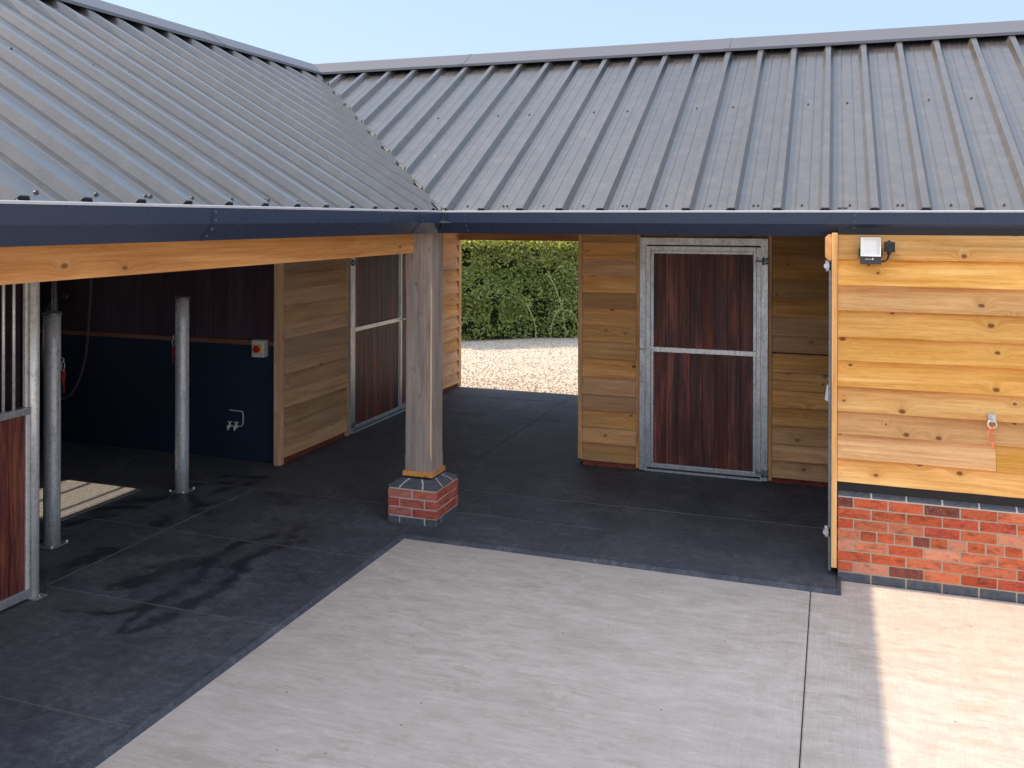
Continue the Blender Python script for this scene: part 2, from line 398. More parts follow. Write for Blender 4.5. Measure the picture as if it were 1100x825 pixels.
# ---- roof sheets
PITCH = .3285
def roof_profile(t_ref, t0, t1):
    pr = []
    k0 = math.floor((t0 - t_ref) / PITCH) - 1; k1 = math.ceil((t1 - t_ref) / PITCH) + 1
    for k in range(k0, k1):
        c = t_ref + k * PITCH
        pr += [(c - .050, 0), (c - .024, .046), (c + .024, .046), (c + .050, 0)]
        if k % 3 == 0: pr += [(c + .056, .0012), (c + .0565, -.002)]
        for q in (.36, .64):
            m = c + PITCH * q
            pr += [(m - .007, 0 if k % 3 else -.0005), (m - .003, .0036), (m + .003, .0036), (m + .007, 0)]
    return [p for p in pr if t0 <= p[0] <= t1]
def P_right(t, d, h): return V((t, YF + d - h * S30, ZE + d * TAN30 + h * C30))
def P_left(t, d, h): return V((XF - d + h * S30, t, ZE + d * TAN30 + h * C30))
def sheet(name, P, t_ref, t0, t1, side):
    pr = roof_profile(t_ref, t0, t1)
    verts, faces, mi = [], [], []
    d0, d1 = .046, RUN - .02
    for (t, h) in pr:
        verts += [P(t, d0, h), P(t, d1, h), P(t, d0, h - .012), P(t, d1, h - .012)]
    for i in range(len(pr) - 1):
        a, b = 4 * i, 4 * i + 4
        faces += [(a, b, b + 1, a + 1), (a + 2, a + 3, b + 3, b + 2), (a, a + 2, b + 2, b)]
    me = bpy.data.meshes.new(name); me.from_pydata(verts, [], faces)
    bm = bmesh.new(); bm.from_mesh(me)
    off = .014 * side
    bmesh.ops.bisect_plane(bm, geom=bm.verts[:] + bm.edges[:] + bm.faces[:], dist=1e-5, plane_co=(XF + off, YF, 0), plane_no=(-side, -side, 0), clear_outer=True)
    bmesh.ops.recalc_face_normals(bm, faces=bm.faces)
    bm.to_mesh(me); bm.free()
    me.materials.append(M['roof'])
    ob = bpy.data.objects.new(name, me); COL.objects.link(ob); ob.parent = B
    return ob
REF_R, REF_L = 3.150, -3.445
roofR = sheet('roof', P_right, REF_R, -3.2, 9.6, 1); roofR['label'] = 'ribbed grey roof slope over the tack room and inner stable door'
roofL = sheet('roof', P_left, REF_L, -5.2, 3.6, -1); roofL['label'] = 'ribbed grey roof slope over the open wash bay'
def rib_caps(P, ref, ks, sgn, org, parent):
    mb = MB()
    for k in ks:
        c = ref + k * PITCH
        pts = [(c - .049, 0), (c - .0235, .0455), (c + .0235, .0455), (c + .049, 0)]
        q = [P(t, sgn * (org - t) + (.014 if sgn > 0 else -.014) * sgn + h * S30 + .004, h) for t, h in pts]
        mb.poly(q)
    o = mb.build('rib_end_caps', M['flash'], parent); o['kind'] = 'stuff'
rib_caps(P_right, REF_R, range(-18, -8), 1, XF, roofR)
rib_caps(P_left, REF_L, range(12, 21), -1, YF, roofL)
# foam fillers closing the rib ends at eave
def fillers(P, ref, t0, t1, parent):
    mb = MB()
    k = math.ceil((t0 - ref) / PITCH)
    while ref + k * PITCH < t1:
        c = ref + k * PITCH
        pts = [(c - .036, .006), (c - .022, .040), (c + .022, .040), (c + .036, .006)]
        A = [P(t, .044, h) for t, h in pts]; Bk = [P(t, .09, h - .002) for t, h in pts]
        mb.poly(A); mb.poly(A[::-1]); mb.poly([A[1], A[2], Bk[2], Bk[1]])
        k += 1
    o = mb.build('rib_filler', M['filler'], parent); o['kind'] = 'stuff'
fillers(P_right, REF_R, .3, 9.5, roofR); fillers(P_left, REF_L, -5.15, .2, roofL)
# dark closing strip under the ridge cap
# screws
sm = MB(); sm.lathe((0, 0, 0), [(.0115, 0), (.0115, .003), (.007, .004), (.0065, .011), (.003, .012)], 8)
s0 = sm.build('screw', M['charcoal'], roofR)
def screws(P, ref, ks, ds, parent, qs, nrm, lim):
    global s0
    q = V((0, 0, 1)).rotation_difference(nrm).to_euler()
    for d in ds:
        for k in ks:
            for qq in qs(k, d):
                t = ref + (k + qq) * PITCH
                if not lim(t, d): continue
                if s0.parent is roofR and s0.location.length == 0: s = s0
                else: s = s0.copy(); COL.objects.link(s)
                s.parent = parent; s.location = P(t, d, .0005); s.rotation_euler = q
def qpat(k, d):
    m = k % 3
    if d < .4: return (.5,) if m != 1 else (.46, .56)
    return (.5,) if m != 1 else ()
screws(P_right, REF_R, range(-12, 6), (.14, 1.75), roofR, qpat, V((0, -S30, C30)), lambda t, d: t - XF + d > .25)
screws(P_left, REF_L, range(-2, 12), (.14, 1.75), roofL, qpat, V((S30, 0, C30)), lambda t, d: (t - YF) - d < -.25)

# ridge caps
def ridge_cap(name, A, o, D, n0, n1, parent):
    """A horizontal outwards on the yard side"""
    apex = .088; L = .32; lip = .028
    s = V((0, 0, 1))
    prof = [(0, apex), (L * C30, apex - L * S30), (L * C30 + .002, apex - L * S30 - lip), (L * C30 - .006, apex - L * S30 - lip), (L * C30 - .008, apex - L * S30 - .004), (0, apex - .012),
            (-L * C30 + .008, apex - L * S30 - .004), (-L * C30 + .006, apex - L * S30 - lip), (-L * C30 - .002, apex - L * S30 - lip), (-L * C30, apex - L * S30)]
    mb = MB(); mb.prism(prof, A, Z, o, D, 1, None, (.5, .5, .5), 0, True, mitre=lambda k, a: (a * n0 if k == 0 else a * n1))
    # lap joints
    ln = V(D).length; d = V(D).normalized(); x = 2.1
    while x < ln - .5:
        pr2 = [(0, apex + .003), (L * C30 + .003, apex - L * S30 + .003), (L * C30 + .005, apex - L * S30 - lip), (-L * C30 - .005, apex - L * S30 - lip), (-L * C30 - .003, apex - L * S30 + .003)]
        mb.prism(pr2, A, Z, V(o) + d * x, d * .05)
        x += 3.0
    return mb.build(name, M['flash'], parent)
RX, RY = XF - RUN, YF + RUN
capR = ridge_cap('ridge_cap', -Y, (RX, RY, ZR), X * (9.6 - RX), 1, 0, roofR)
capL = ridge_cap('ridge_cap', X, (RX, RY, ZR), -Y * (5.22 + RY), 1, 0, roofL)
# rear slopes
mb = MB()
def slab(pts, t=.03):
    a = [V(p) for p in pts]; b = [p - Z * t for p in a]
    mb.poly(a); mb.poly(b[::-1])
    for i in range(len(a)):
        j = (i + 1) % len(a); mb.poly([a[i], b[i], b[j], a[j]])
YR = 6.22
zr = ZR - .01
def zb(d): return zr - d * TAN30
slab([(RX, RY, zr), (RX - (YR - RY), YR, zb(YR - RY)), (9.6, YR, zb(YR - RY)), (9.6, RY, zr)])
slab([(RX, RY, zr), (RX, -5.2, zr), (RX - 2.64, -5.2, zb(2.64)), (RX - 2.64, RY + 2.64, zb(2.64))])
mb.build('rear_roof', M['roof'], B)['label'] = 'rear roof slopes behind the two ridges'
# valley gutter + debris
mb = MB()
mb.poly([V((XF - .02, YF - .1, ZE - .055)), V((XF + .1, YF + .02, ZE - .055)), V((RX + .1, RY + .02, ZR - .055)), V((RX - .02, RY - .1, ZR - .055))])
mb.poly([V((XF + .1, YF + .02, ZE - .055)), V((XF + .1, YF + .02, ZE - .025)), V((RX + .1, RY + .02, ZR - .025)), V((RX + .1, RY + .02, ZR - .055))])
mb.build('valley_gutter', M['flash'], B)
mb = MB(); random.seed(3)
P_ = []
for i in range(121):
    q = .015 + .965 * i / 120
    w_ = .004 * noise.noise(V((q * 30, 0, 0))) + .006 * noise.noise(V((q * 9, 5, 0)))
    P_.append(V((XF + .016 - RUN * q + w_, YF + .016 + RUN * q + w_, ZE + RUN * q * TAN30 + .004 + .008 * noise.noise(V((q * 40, 1, 0))))))
for a_, b_ in zip(P_[:-1], P_[1:]):
    mb.tube([a_, b_], random.uniform(.006, .009), 6)
for i in range(260):
    q = random.random() ** .8; q = .02 + .96 * q
    s = random.gauss(0, .016)
    c = V((XF - RUN * q + s, YF + RUN * q + s, ZE + RUN * q * TAN30 - .012 + random.uniform(0, .022)))
    r = random.uniform(.006, .022) * (.6 + .8 * (noise.noise(V((q * 14, 0, 0))) > 0))
    a = [V((random.uniform(-1, 1), random.uniform(-1, 1), random.uniform(-.4, .8))) * r for _ in range(4)]
    for t in ((0, 1, 2), (0, 2, 3), (0, 3, 1), (1, 3, 2)): mb.poly([c + a[k] for k in t])
d = mb.build('valley_debris', M['debris'], B); d['kind'] = 'stuff'; d['label'] = 'pale dry moss and dust lying along the roof valley'

# ---- gutters
GP = [(0, .0), (0, -.092), (-.078, -.180), (-.16, -.180), (-.16, -.035), (-.016, -.035), (-.016, 0)]
def gutter(A, o, D, sgn):
    mb = MB(); mb.prism(GP, A, Z, o, D, 1, None, (.5, .5, .5), 0, True, mitre=lambda k, a: (sgn * a if k == 0 else 0))
    mb.prism([(.003, .0005), (.003, -.010), (-.018, -.004), (-.018, .0045), (-.004, .0045)], A, Z, o, D, 1, None, (.5, .5, .5), 1, True, mitre=lambda k, a: (sgn * a if k == 0 else 0))
    return mb.build('gutter', [M['gutter'], M['lip']], B)
ZT = 2.574
gR = gutter(-Y, (XF, YF, ZT), X * (9.6 - XF), 1); gR['label'] = 'slate blue box gutter along the back roof edge'
gL = gutter(X, (XF, YF, ZT), -Y * (5.22 + YF), 1); gL['label'] = 'slate blue box gutter along the wash bay roof edge'
def strap(A, T, p, parent):
    mb = MB(); w = .024
    c = V(p)
    def q(a, z): return c + A * a + Z * z
    for (a0, z0, a1, z1) in ((.0025, -.012, .0025, -.0925), (.0025, -.0925, -.0755, -.1815)):
        pts = [q(a0, z0) - T * w, q(a0, z0) + T * w, q(a1, z1) + T * w, q(a1, z1) - T * w]
        mb.poly(pts); 
    for (a, z) in ((.004, -.03), (.004, -.075), (-.0205, -.118), (-.054, -.155)):
        k = q(a, z); mb.tube([k - A * .002, k + A * .004], .0055, 8, mat=1)
    mb.build('joint_strap', [M['gutter'], M['flash']], parent)
for x in (.40, 3.345, 6.3): strap(-Y, X, (x, YF, ZT), gR)
for y in (-.12, -2.62): strap(X, -Y, (XF, y, ZT), gL)
mb = MB(); mb.tube([(XF + .002, YF - .002, ZT - .01), (XF + .004, YF - .005, ZT - .095), (XF - .028, YF + .028, ZT - .175)], .007, 6)
mb.build('corner_sealant', M['charcoal'], gR)

# ---- ceilings (boarded underside) and plain inner walls
mb = MB()
mb.bx(-5.55, XF - .165, -5.05, 6.05, 2.505, 2.52); mb.bx(XF - .16, 9.4, YF + .17, 6.05, 2.507, 2.522)
mb.build('ceiling', M['soffit'], B)

# ---- oak post and brick pier
PCX, PCY, PH = -.055, .49, .12
mb = MB()
def post_ring(z, ch):
    h = PH; p = [(-h, -h + ch), (-h, h - ch), (-h + ch, h), (h - ch, h), (h, h - ch), (h, -h + ch), (h - ch, -h), (-h + ch, -h)]
    wob = .003 * noise.noise(V((z * 2, 0, 0)))
    return [V((PCX + a + wob, PCY + b, z)) for a, b in p]
levels = [(.39, .001), (.50, .001), (.56, .010)] + [(.56 + i * .145, .010) for i in range(1, 10)] + [(1.92, .010), (1.98, .001), (2.52, .001)]
rings = [post_ring(z, c) for z, c in levels]
for k in range(len(rings) - 1):
    for i in range(8):
        j = (i + 1) % 8
        cut = (i % 2 == 1)
        n = [V((-1, 0, 0)), V((-1, 1, 0)), Y, V((1, 1, 0)), X, V((1, -1, 0)), -Y, V((-1, -1, 0))][i]
        W = Z.cross(n).normalized()
        mb.poly([rings[k][j], rings[k][i], rings[k + 1][i], rings[k + 1][j]], Z, W, (i * 3.1, i * 1.7), (.5 + .06 * math.sin(i * 2), .3, .6), 1 if cut else 0, T=n.normalized() * 0 + n.normalized())
post = mb.build('oak_post', [M['oak'], M['oak_cut']], B); post['label'] = 'grey oak corner post with pale stop-chamfered edges on a small brick pier'
# drying cracks
mb = MB()
mb2 = MB(); b = PH + .016
mb2.bx(PCX - b, PCX + b, PCY - b, PCY - PH + .002, .365, .405, 'x', rc()); mb2.bx(PCX + PH - .002, PCX + b, PCY - PH + .003, PCY + b, .365, .4055, 'y', rc())
mb2.bx(PCX - b, PCX - PH + .002, PCY - PH + .003, PCY + b, .365, .4052, 'y', rc()); mb2.bx(PCX - PH + .003, PCX + PH - .003, PCY + PH - .002, PCY + b, .365, .4048, 'x', rc())
mb2.build('base_trim', M['beam'], post, .002)
REDS = [(.52, .10, .04), (.55, .125, .05), (.48, .085, .038), (.58, .16, .075), (.54, .11, .045), (.42, .075, .042), (.62, .25, .15), (.54, .115, .05), (.50, .10, .042), (.20, .06, .045), (.56, .14, .06), (.60, .20, .105)]
def bcol(sat=1.0):
    c = random.choice(REDS); k = random.uniform(.85, 1.15)
    return tuple(x * k for x in c)
def brick(mb, o, U, N, w, h, dep, col, mat):
    j = lambda: random.uniform(-.0015, .0015)
    mb.box(V(o) + N * (j() - dep) + Z * j() + U * j(), U * w, Z * h, N * dep, col, mat)
px0, px1, py0, py1 = PCX - .22, PCX + .22, PCY - .235, PCY + .225
mb = MB(); random.seed(11)
mb.bx(px0 + .006, px1 - .006, py0 + .006, py1 - .006, -.03, .2885, mat=2)
faces_ = [((px0, py0), X, -Y), ((px1, py0), Y, X), ((px1, py1), -X, Y), ((px0, py1), -Y, -X)]
PIERRED = [(.38, .085, .06), (.44, .12, .085), (.33, .07, .05), (.48, .17, .125), (.40, .10, .07)]
for r in range(4):
    z = -.012 + r * .075
    for (fx, fy), U, N in faces_:
        for (a, w) in ([(0, .102), (.112, .215), (.337, .103)] if r % 2 == 0 else [(0, .214), (.225, .215)]):
            k = random.uniform(.85, 1.2)
            col = (.5, .5, .5) if r == 0 else tuple(x * k for x in random.choice(PIERRED))
            brick(mb, V((fx, fy, z)) + U * a, U, N, w, .065, .05, col, 1 if r == 0 else 0)
# chamfered blue top course
zt0, zt1, ins = .291, .350, .085
bt = [V((px0, py0, zt0)), V((px1, py0, zt0)), V((px1, py1, zt0)), V((px0, py1, zt0))]
vt = [p + Z * .012 for p in bt]
tt = [V((px0 + ins, py0 + ins, zt1)), V((px1 - ins, py0 + ins, zt1)), V((px1 - ins, py1 - ins, zt1)), V((px0 + ins, py1 - ins, zt1))]
for i in range(4):
    j = (i + 1) % 4
    mb.poly([bt[i], bt[j], vt[j], vt[i]], mat=1); mb.poly([vt[i], vt[j], tt[j], tt[i]], mat=1)
mb.poly(tt, mat=1)
for i in range(4):
    j = (i + 1) % 4
    N = faces_[i][2]; U = faces_[i][1]; sl = (Z * ins + N * (zt1 - zt0 - .012)).normalized()
    for f in (.25, .72):
        f2 = .5 + (f - .5) * 1.5 if f < .5 else .5 + (f - .5) * 1.7
        p = bt[i].lerp(bt[j], f) + N * .002; q = vt[i].lerp(vt[j], f) + N * .002; r0 = vt[i].lerp(tt[i], .62).lerp(vt[j].lerp(tt[j], .62), f) + sl * .002; s = tt[i].lerp(tt[j], .5 + (f - .5) * .85) + sl * .002
        w = U * .0065
        for a, b_ in ((p, q), (q, r0), (r0, s)): mb.poly([a - w, a + w, b_ + w, b_ - w], mat=2)
mb.build('brick_pier', [M['brick'], M['blue'], M['mortar_pale']], post, .003)

# ---- beam over the wash bay
mb = MB(); random.seed(5)
mb.bx(-.178, -.10, -3.9, PCY - PH - .001, 2.226, 2.40, 'y', (.5, .4, .3))
mb.bx(-.178, -.101, -5.15, -3.905, 2.226, 2.40, 'y', (.45, .6, .3))
mb.build('beam', M['beam'], B, .004)['label'] = 'orange pine beam running under the wash bay gutter'
mb = MB(); mb.bx(PCX + PH + .002, 9.4, .40, .53, 2.41, 2.54, 'x', rc()); mb.build('beam', M['pine_shade'], B, .004)

# ---- left inner wall (faces +x) with door
XL = -2.11
mb = MB(); random.seed(21)
cladding(mb, (XL, 1.475, 0), Y, X, 2.755 - 1.475, .07, 2.62, rough=.006)
mb.bx(XL - .05, XL - .002, 1.475, 2.755, .05, 2.62, mat=1)
mb.bx(XL - .06, XL - .004, 1.475, 2.755, -.02, .049, mat=2, col=(.22, .05, .035))
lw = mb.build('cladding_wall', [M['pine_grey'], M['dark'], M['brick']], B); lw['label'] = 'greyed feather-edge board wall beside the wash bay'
mb = MB()
cladding(mb, (XL, 5.05, 0), Y, X, 6.06 - 5.05, .07, 2.62, rough=.006, tone=(.6, 1.0))
mb.bx(XL - .05, XL - .002, 5.05, 6.06, .05, 2.62, mat=1); mb.bx(XL - .06, XL - .004, 5.05, 6.06, -.02, .049, mat=2, col=(.22, .05, .035))
mb.build('cladding_wall', [M['pine_shade'], M['dark'], M['brick']], B)['label'] = 'lighter brown boards at the far end of the passage wall'
for y0, y1, n, m_, z in ((1.405, 1.473, .028, 'pine_grey', .0), (2.757, 2.80, .03, 'pine_grey', .0), (6.062, 6.16, .035, 'pine_shade', .0)):
    mb = MB(); mb.bx(XL - .05, XL + n, y0, y1, z, 2.62, 'z', (.75, .4, .6)); mb.build('corner_trim', M[m_], B, .003)

# ---- doors
def door(name, o, U, N, W, H, leaf0, leaf1, fr, mid, label, hinge_right=True, extra=None, lat=True):
    """o: ground corner on the wall plane; U along, N outwards"""
    o = V(o)
    def b(mb, u0, u1, z0, z1, n0, n1, grain='z', mat=0, col=None):
        L = Z * (z1 - z0) if grain == 'z' else U * (u1 - u0)
        Wd = U * (u1 - u0) if grain == 'z' else Z * (z1 - z0)
        mb.box(o + U * u0 + Z * z0 + N * n0, L, Wd, N * (n1 - n0), col or rc(), mat)
    f = MB()
    b(f, 0, fr, 0.012, H, -.04, .035); b(f, fr, fr + .016, .012, H - fr, -.04, .018)
    b(f, W - fr, W, 0.012, H, -.04, .035); b(f, W - fr - .016, W - fr, .012, H - fr, -.04, .018)
    b(f, fr, W - fr, H - fr, H, -.04, .033, 'u'); b(f, fr + .016, W - fr - .016, H - fr - .016, H - fr, -.04, .017, 'u')
    b(f, fr, W - fr, .004, .026, -.04, .03, 'u')
    D = f.build(name, M['galv'], B, .003); D['label'] = label
    l = MB(); s = .045; t0, t1 = .04, H - fr - .03
    b(l, leaf0, leaf0 + s, t0, t1, -.03, .024); b(l, leaf0 + s, leaf0 + s + .03, t0 + s, t1 - s, -.03, .012)
    b(l, leaf1 - s, leaf1, t0, t1, -.03, .024); b(l, leaf1 - s - .03, leaf1 - s, t0 + s, t1 - s, -.03, .012)
    b(l, leaf0 + s, leaf1 - s, t0, t0 + s, -.03, .022, 'u'); b(l, leaf0 + s, leaf1 - s, t1 - s, t1, -.03, .022, 'u')
    b(l, leaf0 + s + .03, leaf1 - s - .03, t1 - s - .03, t1 - s, -.03, .010, 'u')
    l.build('leaf_frame', M['galv'], D, .003)
    m = MB(); b(m, leaf0 + s - .004, leaf1 - s + .004, mid, mid + .047, -.02, .027, 'u'); b(m, (leaf0 + leaf1) / 2 - .022, (leaf0 + leaf1) / 2 + .022, mid + .008, mid + .036, .027, .031, 'u')
    m.build('mid_rail', M['galv_bright'], D, .003)
    p = MB(); u = leaf0 + s + .0305; e = leaf1 - s - .0305; n = round((e - u) / .118); w = (e - u) / n
    for half in ((t0 + s + .001, mid - .001), (mid + .048, t1 - s - .031)):
        for i in range(n):
            b(p, u + i * w + .0012, u + (i + 1) * w - .0012, half[0], half[1], -.022 + random.uniform(-.001, .001), .004 + random.uniform(-.001, .001), 'z')
    b(p, u, e, t0 + s, t1 - s, -.038, -.024, 'z', 1)
    p.build('board_panel', [M['hardwood'], M['dark']], D, .0012)
    if extra:
        a0, a1 = extra; q = MB(); n = round((a1 - a0) / .118); w = (a1 - a0) / n
        for i in range(n): b(q, a0 + i * w + .001, a0 + (i + 1) * w - .001, t0 + .06, H - fr - .02, -.022, .002, 'z')
        b(q, a0, a1, t0, t0 + .058, -.03, .02, 'u', 1)
        q.build('side_panel', [M['hardwood'], M['galv']], D, .0012)
    hu = leaf1 if hinge_right else leaf0; sg = 1 if hinge_right else -1
    for hz in (H - .215 if hinge_right else 2.0, .085 if hinge_right else .12):
        h = MB()
        b(h, min(hu - sg * .05, hu + sg * .012), max(hu - sg * .05, hu + sg * .012), hz - .012, hz + .012, .024, .034, 'u')
        c = o + U * (hu + sg * .022) + Z * hz + N * .045
        h.tube([c - Z * .035, c + Z * .035], .011, 10)
        c2 = o + U * (hu + sg * .052) + Z * hz + N * .04
        h.tube([c, c2], .008, 8); h.tube([c2 - Z * .03, c2 + Z * .03], .012, 10); h.tube([c2 - N * .01, c2 + N * .012], .018, 10)
        c3 = o + U * (hu - sg * .036) + Z * hz + N * .034
        h.tube([c3, c3 + N * .012], .010, 6); h.tube([c3 + Z * .026, c3 + Z * .026 + N * .012], .008, 6)
        h.build('hinge', M['galv_dark'], D)
    if lat:
        h = MB(); lu = leaf0 if hinge_right else leaf1
        c = o + U * lu + Z * (mid + .02) + N * .04
        h.tube([c - U * sg * .06, c + U * sg * .075], .008, 10); h.tube([c + U * sg * .075 - N * .002, c + U * sg * .075 + N * .03], .007, 8)
        h.build('latch', M['galv_bright'], D, 0)
    return D
random.seed(31)
YB = 2.545
dR = door('stable_door', (1.380, YB - .02, 0), X, -Y, 1.235, 2.33, .060, 1.172, .052, 1.197, 'tall dark hardwood stable door in a galvanised frame with hinges on its right')
random.seed(35)
dL = door('stable_door', (XL + .012, 2.802, 0), Y, X, 2.245, 2.33, .075, 1.36, .07, 1.19, 'dark hardwood stable door partly hidden behind the oak post', hinge_right=False, extra=(1.375, 2.15))

# ---- back inner wall (faces -y)
random.seed(42)
for x0, x1, parts_, lab in ((.782, 1.338, ((.055, 2.62, (.25, .95)),), 'brown feather-edge boards left of the right stable door'), (2.655, 3.185, ((.055, 1.22, (.5, .9)), (1.2485, 2.62, (.0, .28))), 'boards right of the right stable door, darker above mid height')):
    mb = MB()
    for z0_, z1_, tn in parts_: cladding(mb, (x0, YB, 0), X, -Y, x1 - x0, z0_, z1_, rough=.0015, tone=tn)
    mb.bx(x0, x1, YB + .002, YB + .05, .05, 2.62, mat=1); mb.bx(x0, x1, YB + .002, YB + .06, -.02, .049, mat=2, col=(.22, .05, .035))
    nails(mb, (x0, YB, 0), X, -Y, (.02,), .055, 2.4, mat=3)
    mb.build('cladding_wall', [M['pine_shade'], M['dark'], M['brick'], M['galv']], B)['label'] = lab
for x0, x1, z in ((.735, .780, .06), (1.340, 1.378, .015), (2.617, 2.653, .015)):
    mb = MB(); mb.bx(x0, x1, YB - .030, YB + .05, z, 2.62, 'z', (.6, .4, .4)); mb.build('corner_trim', M['pine_shade'], B, .003)
mb = MB(); random.seed(43)
cladding(mb, (.755, 6.06, 0), -Y, -X, 6.06 - YB - .055, .055, 2.62)
mb.bx(.758, .80, YB + .055, 6.06, .0, 2.62, mat=1)
mb.bx(.72, .80, 6.062, 6.15, 0, 2.62, 'z', rc())
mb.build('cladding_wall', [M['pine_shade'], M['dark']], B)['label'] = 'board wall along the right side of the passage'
mb = MB(); mb.bx(XL + .037, .718, 6.06, 6.14, 2.20, 2.60, 'x', (.05, .3, .6)); mb.build('beam', M['pine_shade'], B, .004)['label'] = 'dark header across the far end of the passage'
# outer rear / end walls
for q in ((-5.55, XL - .06, 6.08, 6.16, -.03, 2.78), (.802, 9.5, 6.08, 6.16, -.03, 2.78), (9.42, 9.5, .42, 6.078, -.03, 2.6), (-5.55, -1.75, -5.15, -5.07, -.03, 2.6), (XL - .12, XL - .062, 1.6, 6.078, -.02, 2.6), (.802, 9.41, YB + .062, YB + .1, -.02, 2.6), (XL + .03, .80, 6.15, 6.2, 2.61, 2.9)):
    mb = MB(); mb.bx(*q); mb.build('outer_wall', M['pine_shade'], B)

# ---- right front wall (tack room), faces -y
YW = .31
mb = MB(); random.seed(57)
cladding(mb, (3.2365, YW, 0), X, -Y, 9.4 - 3.2365, .674, 2.395, rough=.004, tone=(.0, 1.0), joints={1: 1.0, 3: 3.9, 6: 2.9})
mb.bx(3.2365, 9.4, YW + .002, YW + .08, .60, 2.5, mat=1)
mb.bx(3.240, 9.4, YW - .004, YW + .001, .604, .70, mat=1)
w = mb.build('cladding_wall', [M['pine_gold'], M['membrane']], B); w['label'] = 'golden knotty pine boards above the brick plinth'
kn = MB(); nails(kn, (3.2365, YW, 0), X, -Y, (.02, .9, 1.8), .69, 2.3); kn.build('nails', M['galv'], w)['kind'] = 'stuff'
mb = MB(); random.seed(58)
mb.bx(3.197, 3.2345, YW - .045, YW + .05, .062, 2.42, 'z', (.8, .4, .1))
mb.build('corner_trim', M['pine_gold'], B, .003)
# chamfered beam end
mb = MB(); mb.prism([(3.150, 2.25), (3.172, 2.226), (3.1955, 2.226), (3.1955, 2.41), (3.172, 2.41), (3.150, 2.386)], X, Z, (0, YW - .025, 0), Y * .09, 1, None, (.8, .4, .2)); mb.build('beam_end', M['pine_gold'], B, .002)
# brick plinth
mb = MB(); random.seed(61)
BX0 = 3.240; BY = YW - .03
mb.bx(BX0 + .004, 9.4, BY + .005, YW + .08, -.04, .568, mat=2)
def run(z, start, lens, red=True, h=.065, mat=0, pal=None):
    x = BX0 + start; i = 0
    while x < 9.3:
        L = lens[min(i, len(lens) - 1)]
        brick(mb, (x, BY, z), X, -Y, L, h, .06, bcol() if mat == 0 else (.5, .5, .5), mat); x += L + .0105; i += 1
z0 = -.03
run(z0, 0, [.215], mat=1)
for r in range(7):                      # from the bottom: half, full, half, headers, half, full, half
    z = z0 + .075 * (r + 1)
    if r == 3: run(z, 0, [.142, .10, .1025])
    elif r % 2 == 0: run(z, 0, [.1, .215])
    else: run(z, 0, [.215])
# sloped blue plinth course
x = BX0; zt = z0 + .6 + .0
first = True
while x < 9.3:
    L = .215
    prof = [(-BY, zt), (-BY, zt + .012), (-(BY + .055), zt + .036), (-(BY + .06), zt)]
    mb.prism([(BY + .0, zt), (BY + .0, zt + .012), (BY + .05, zt + .046), (BY + .05, zt)], Y, Z, (x, 0, 0), X * L, 1, None, (.5, .5, .5), 1); x += L + .0105
mb.prism([(BY + .003, zt - .01), (BY + .003, zt + .0095), (BY + .05, zt + .0435), (BY + .05, zt - .01)], Y, Z, (BX0 + .002, 0, 0), X * 6.1, 1, None, (.5, .5, .5), 3)
mb.build('brick_plinth', [M['brick'], M['blue'], M['mortar'], M['mortar_pale']], B, .0035)['label'] = 'red brick plinth with blue brick base course under the golden boards'
# side wall of tack room (faces -x) and steel door seen edge on
mb = MB(); random.seed(63)
mb.bx(3.236, 3.30, YW + .082, YB - .03, -.02, 2.6, mat=0)
mb.build('side_wall', M['dark'], B)
mb = MB()
mb.bx(3.176, 3.195, YW - .02, YW + .03, .03, 2.24, 'z'); mb.bx(3.20, 3.232, YW + .055, 1.5, .03, 2.24, 'z', mat=1); mb.bx(3.176, 3.198, 1.46, 1.51, .03, 2.24, 'z'); mb.bx(3.176, 3.197, YW + .031, 1.459, 2.19, 2.24, 'y'); mb.bx(3.176, 3.197, YW + .031, 1.459, .03, .07, 'y')
sd = mb.build('side_door', [M['galv_dark'], M['hardwood']], B, .002); sd['label'] = 'steel edged tack room door seen edge on behind the golden trim'
def bracket(z, parent, pale=False):
    h = MB(); c = V((3.165, YW + .0, z))
    h.tube([c - Z * .04, c + Z * .04], .016, 10); h.box(c + V((-.006, -.02, -.03)), X * .03, Y * .03, Z * .06); h.tube([c - Y * .03 - X * .004, c + Y * .02 - X * .004], .02, 10)
    h.build('hinge', M['galv'], parent)
bracket(2.185, sd); bracket(.30, sd)
h = MB(); h.prism([(3.150, 1.24), (3.176, 1.22), (3.176, 1.34), (3.166, 1.345)], X, Z, (0, YW - .02, 0), Y * .035); h.build('latch', M['bluegrey'], sd, .003)
h = MB(); h.tube([(3.178, YW - .005, 1.40), (3.155, YW - .005, 1.40)], .006, 8); h.tube([(3.156, YW - .005, 1.40), (3.142, YW - .005, 1.40)], .014, 12); h.build('handle', M['black'], sd)

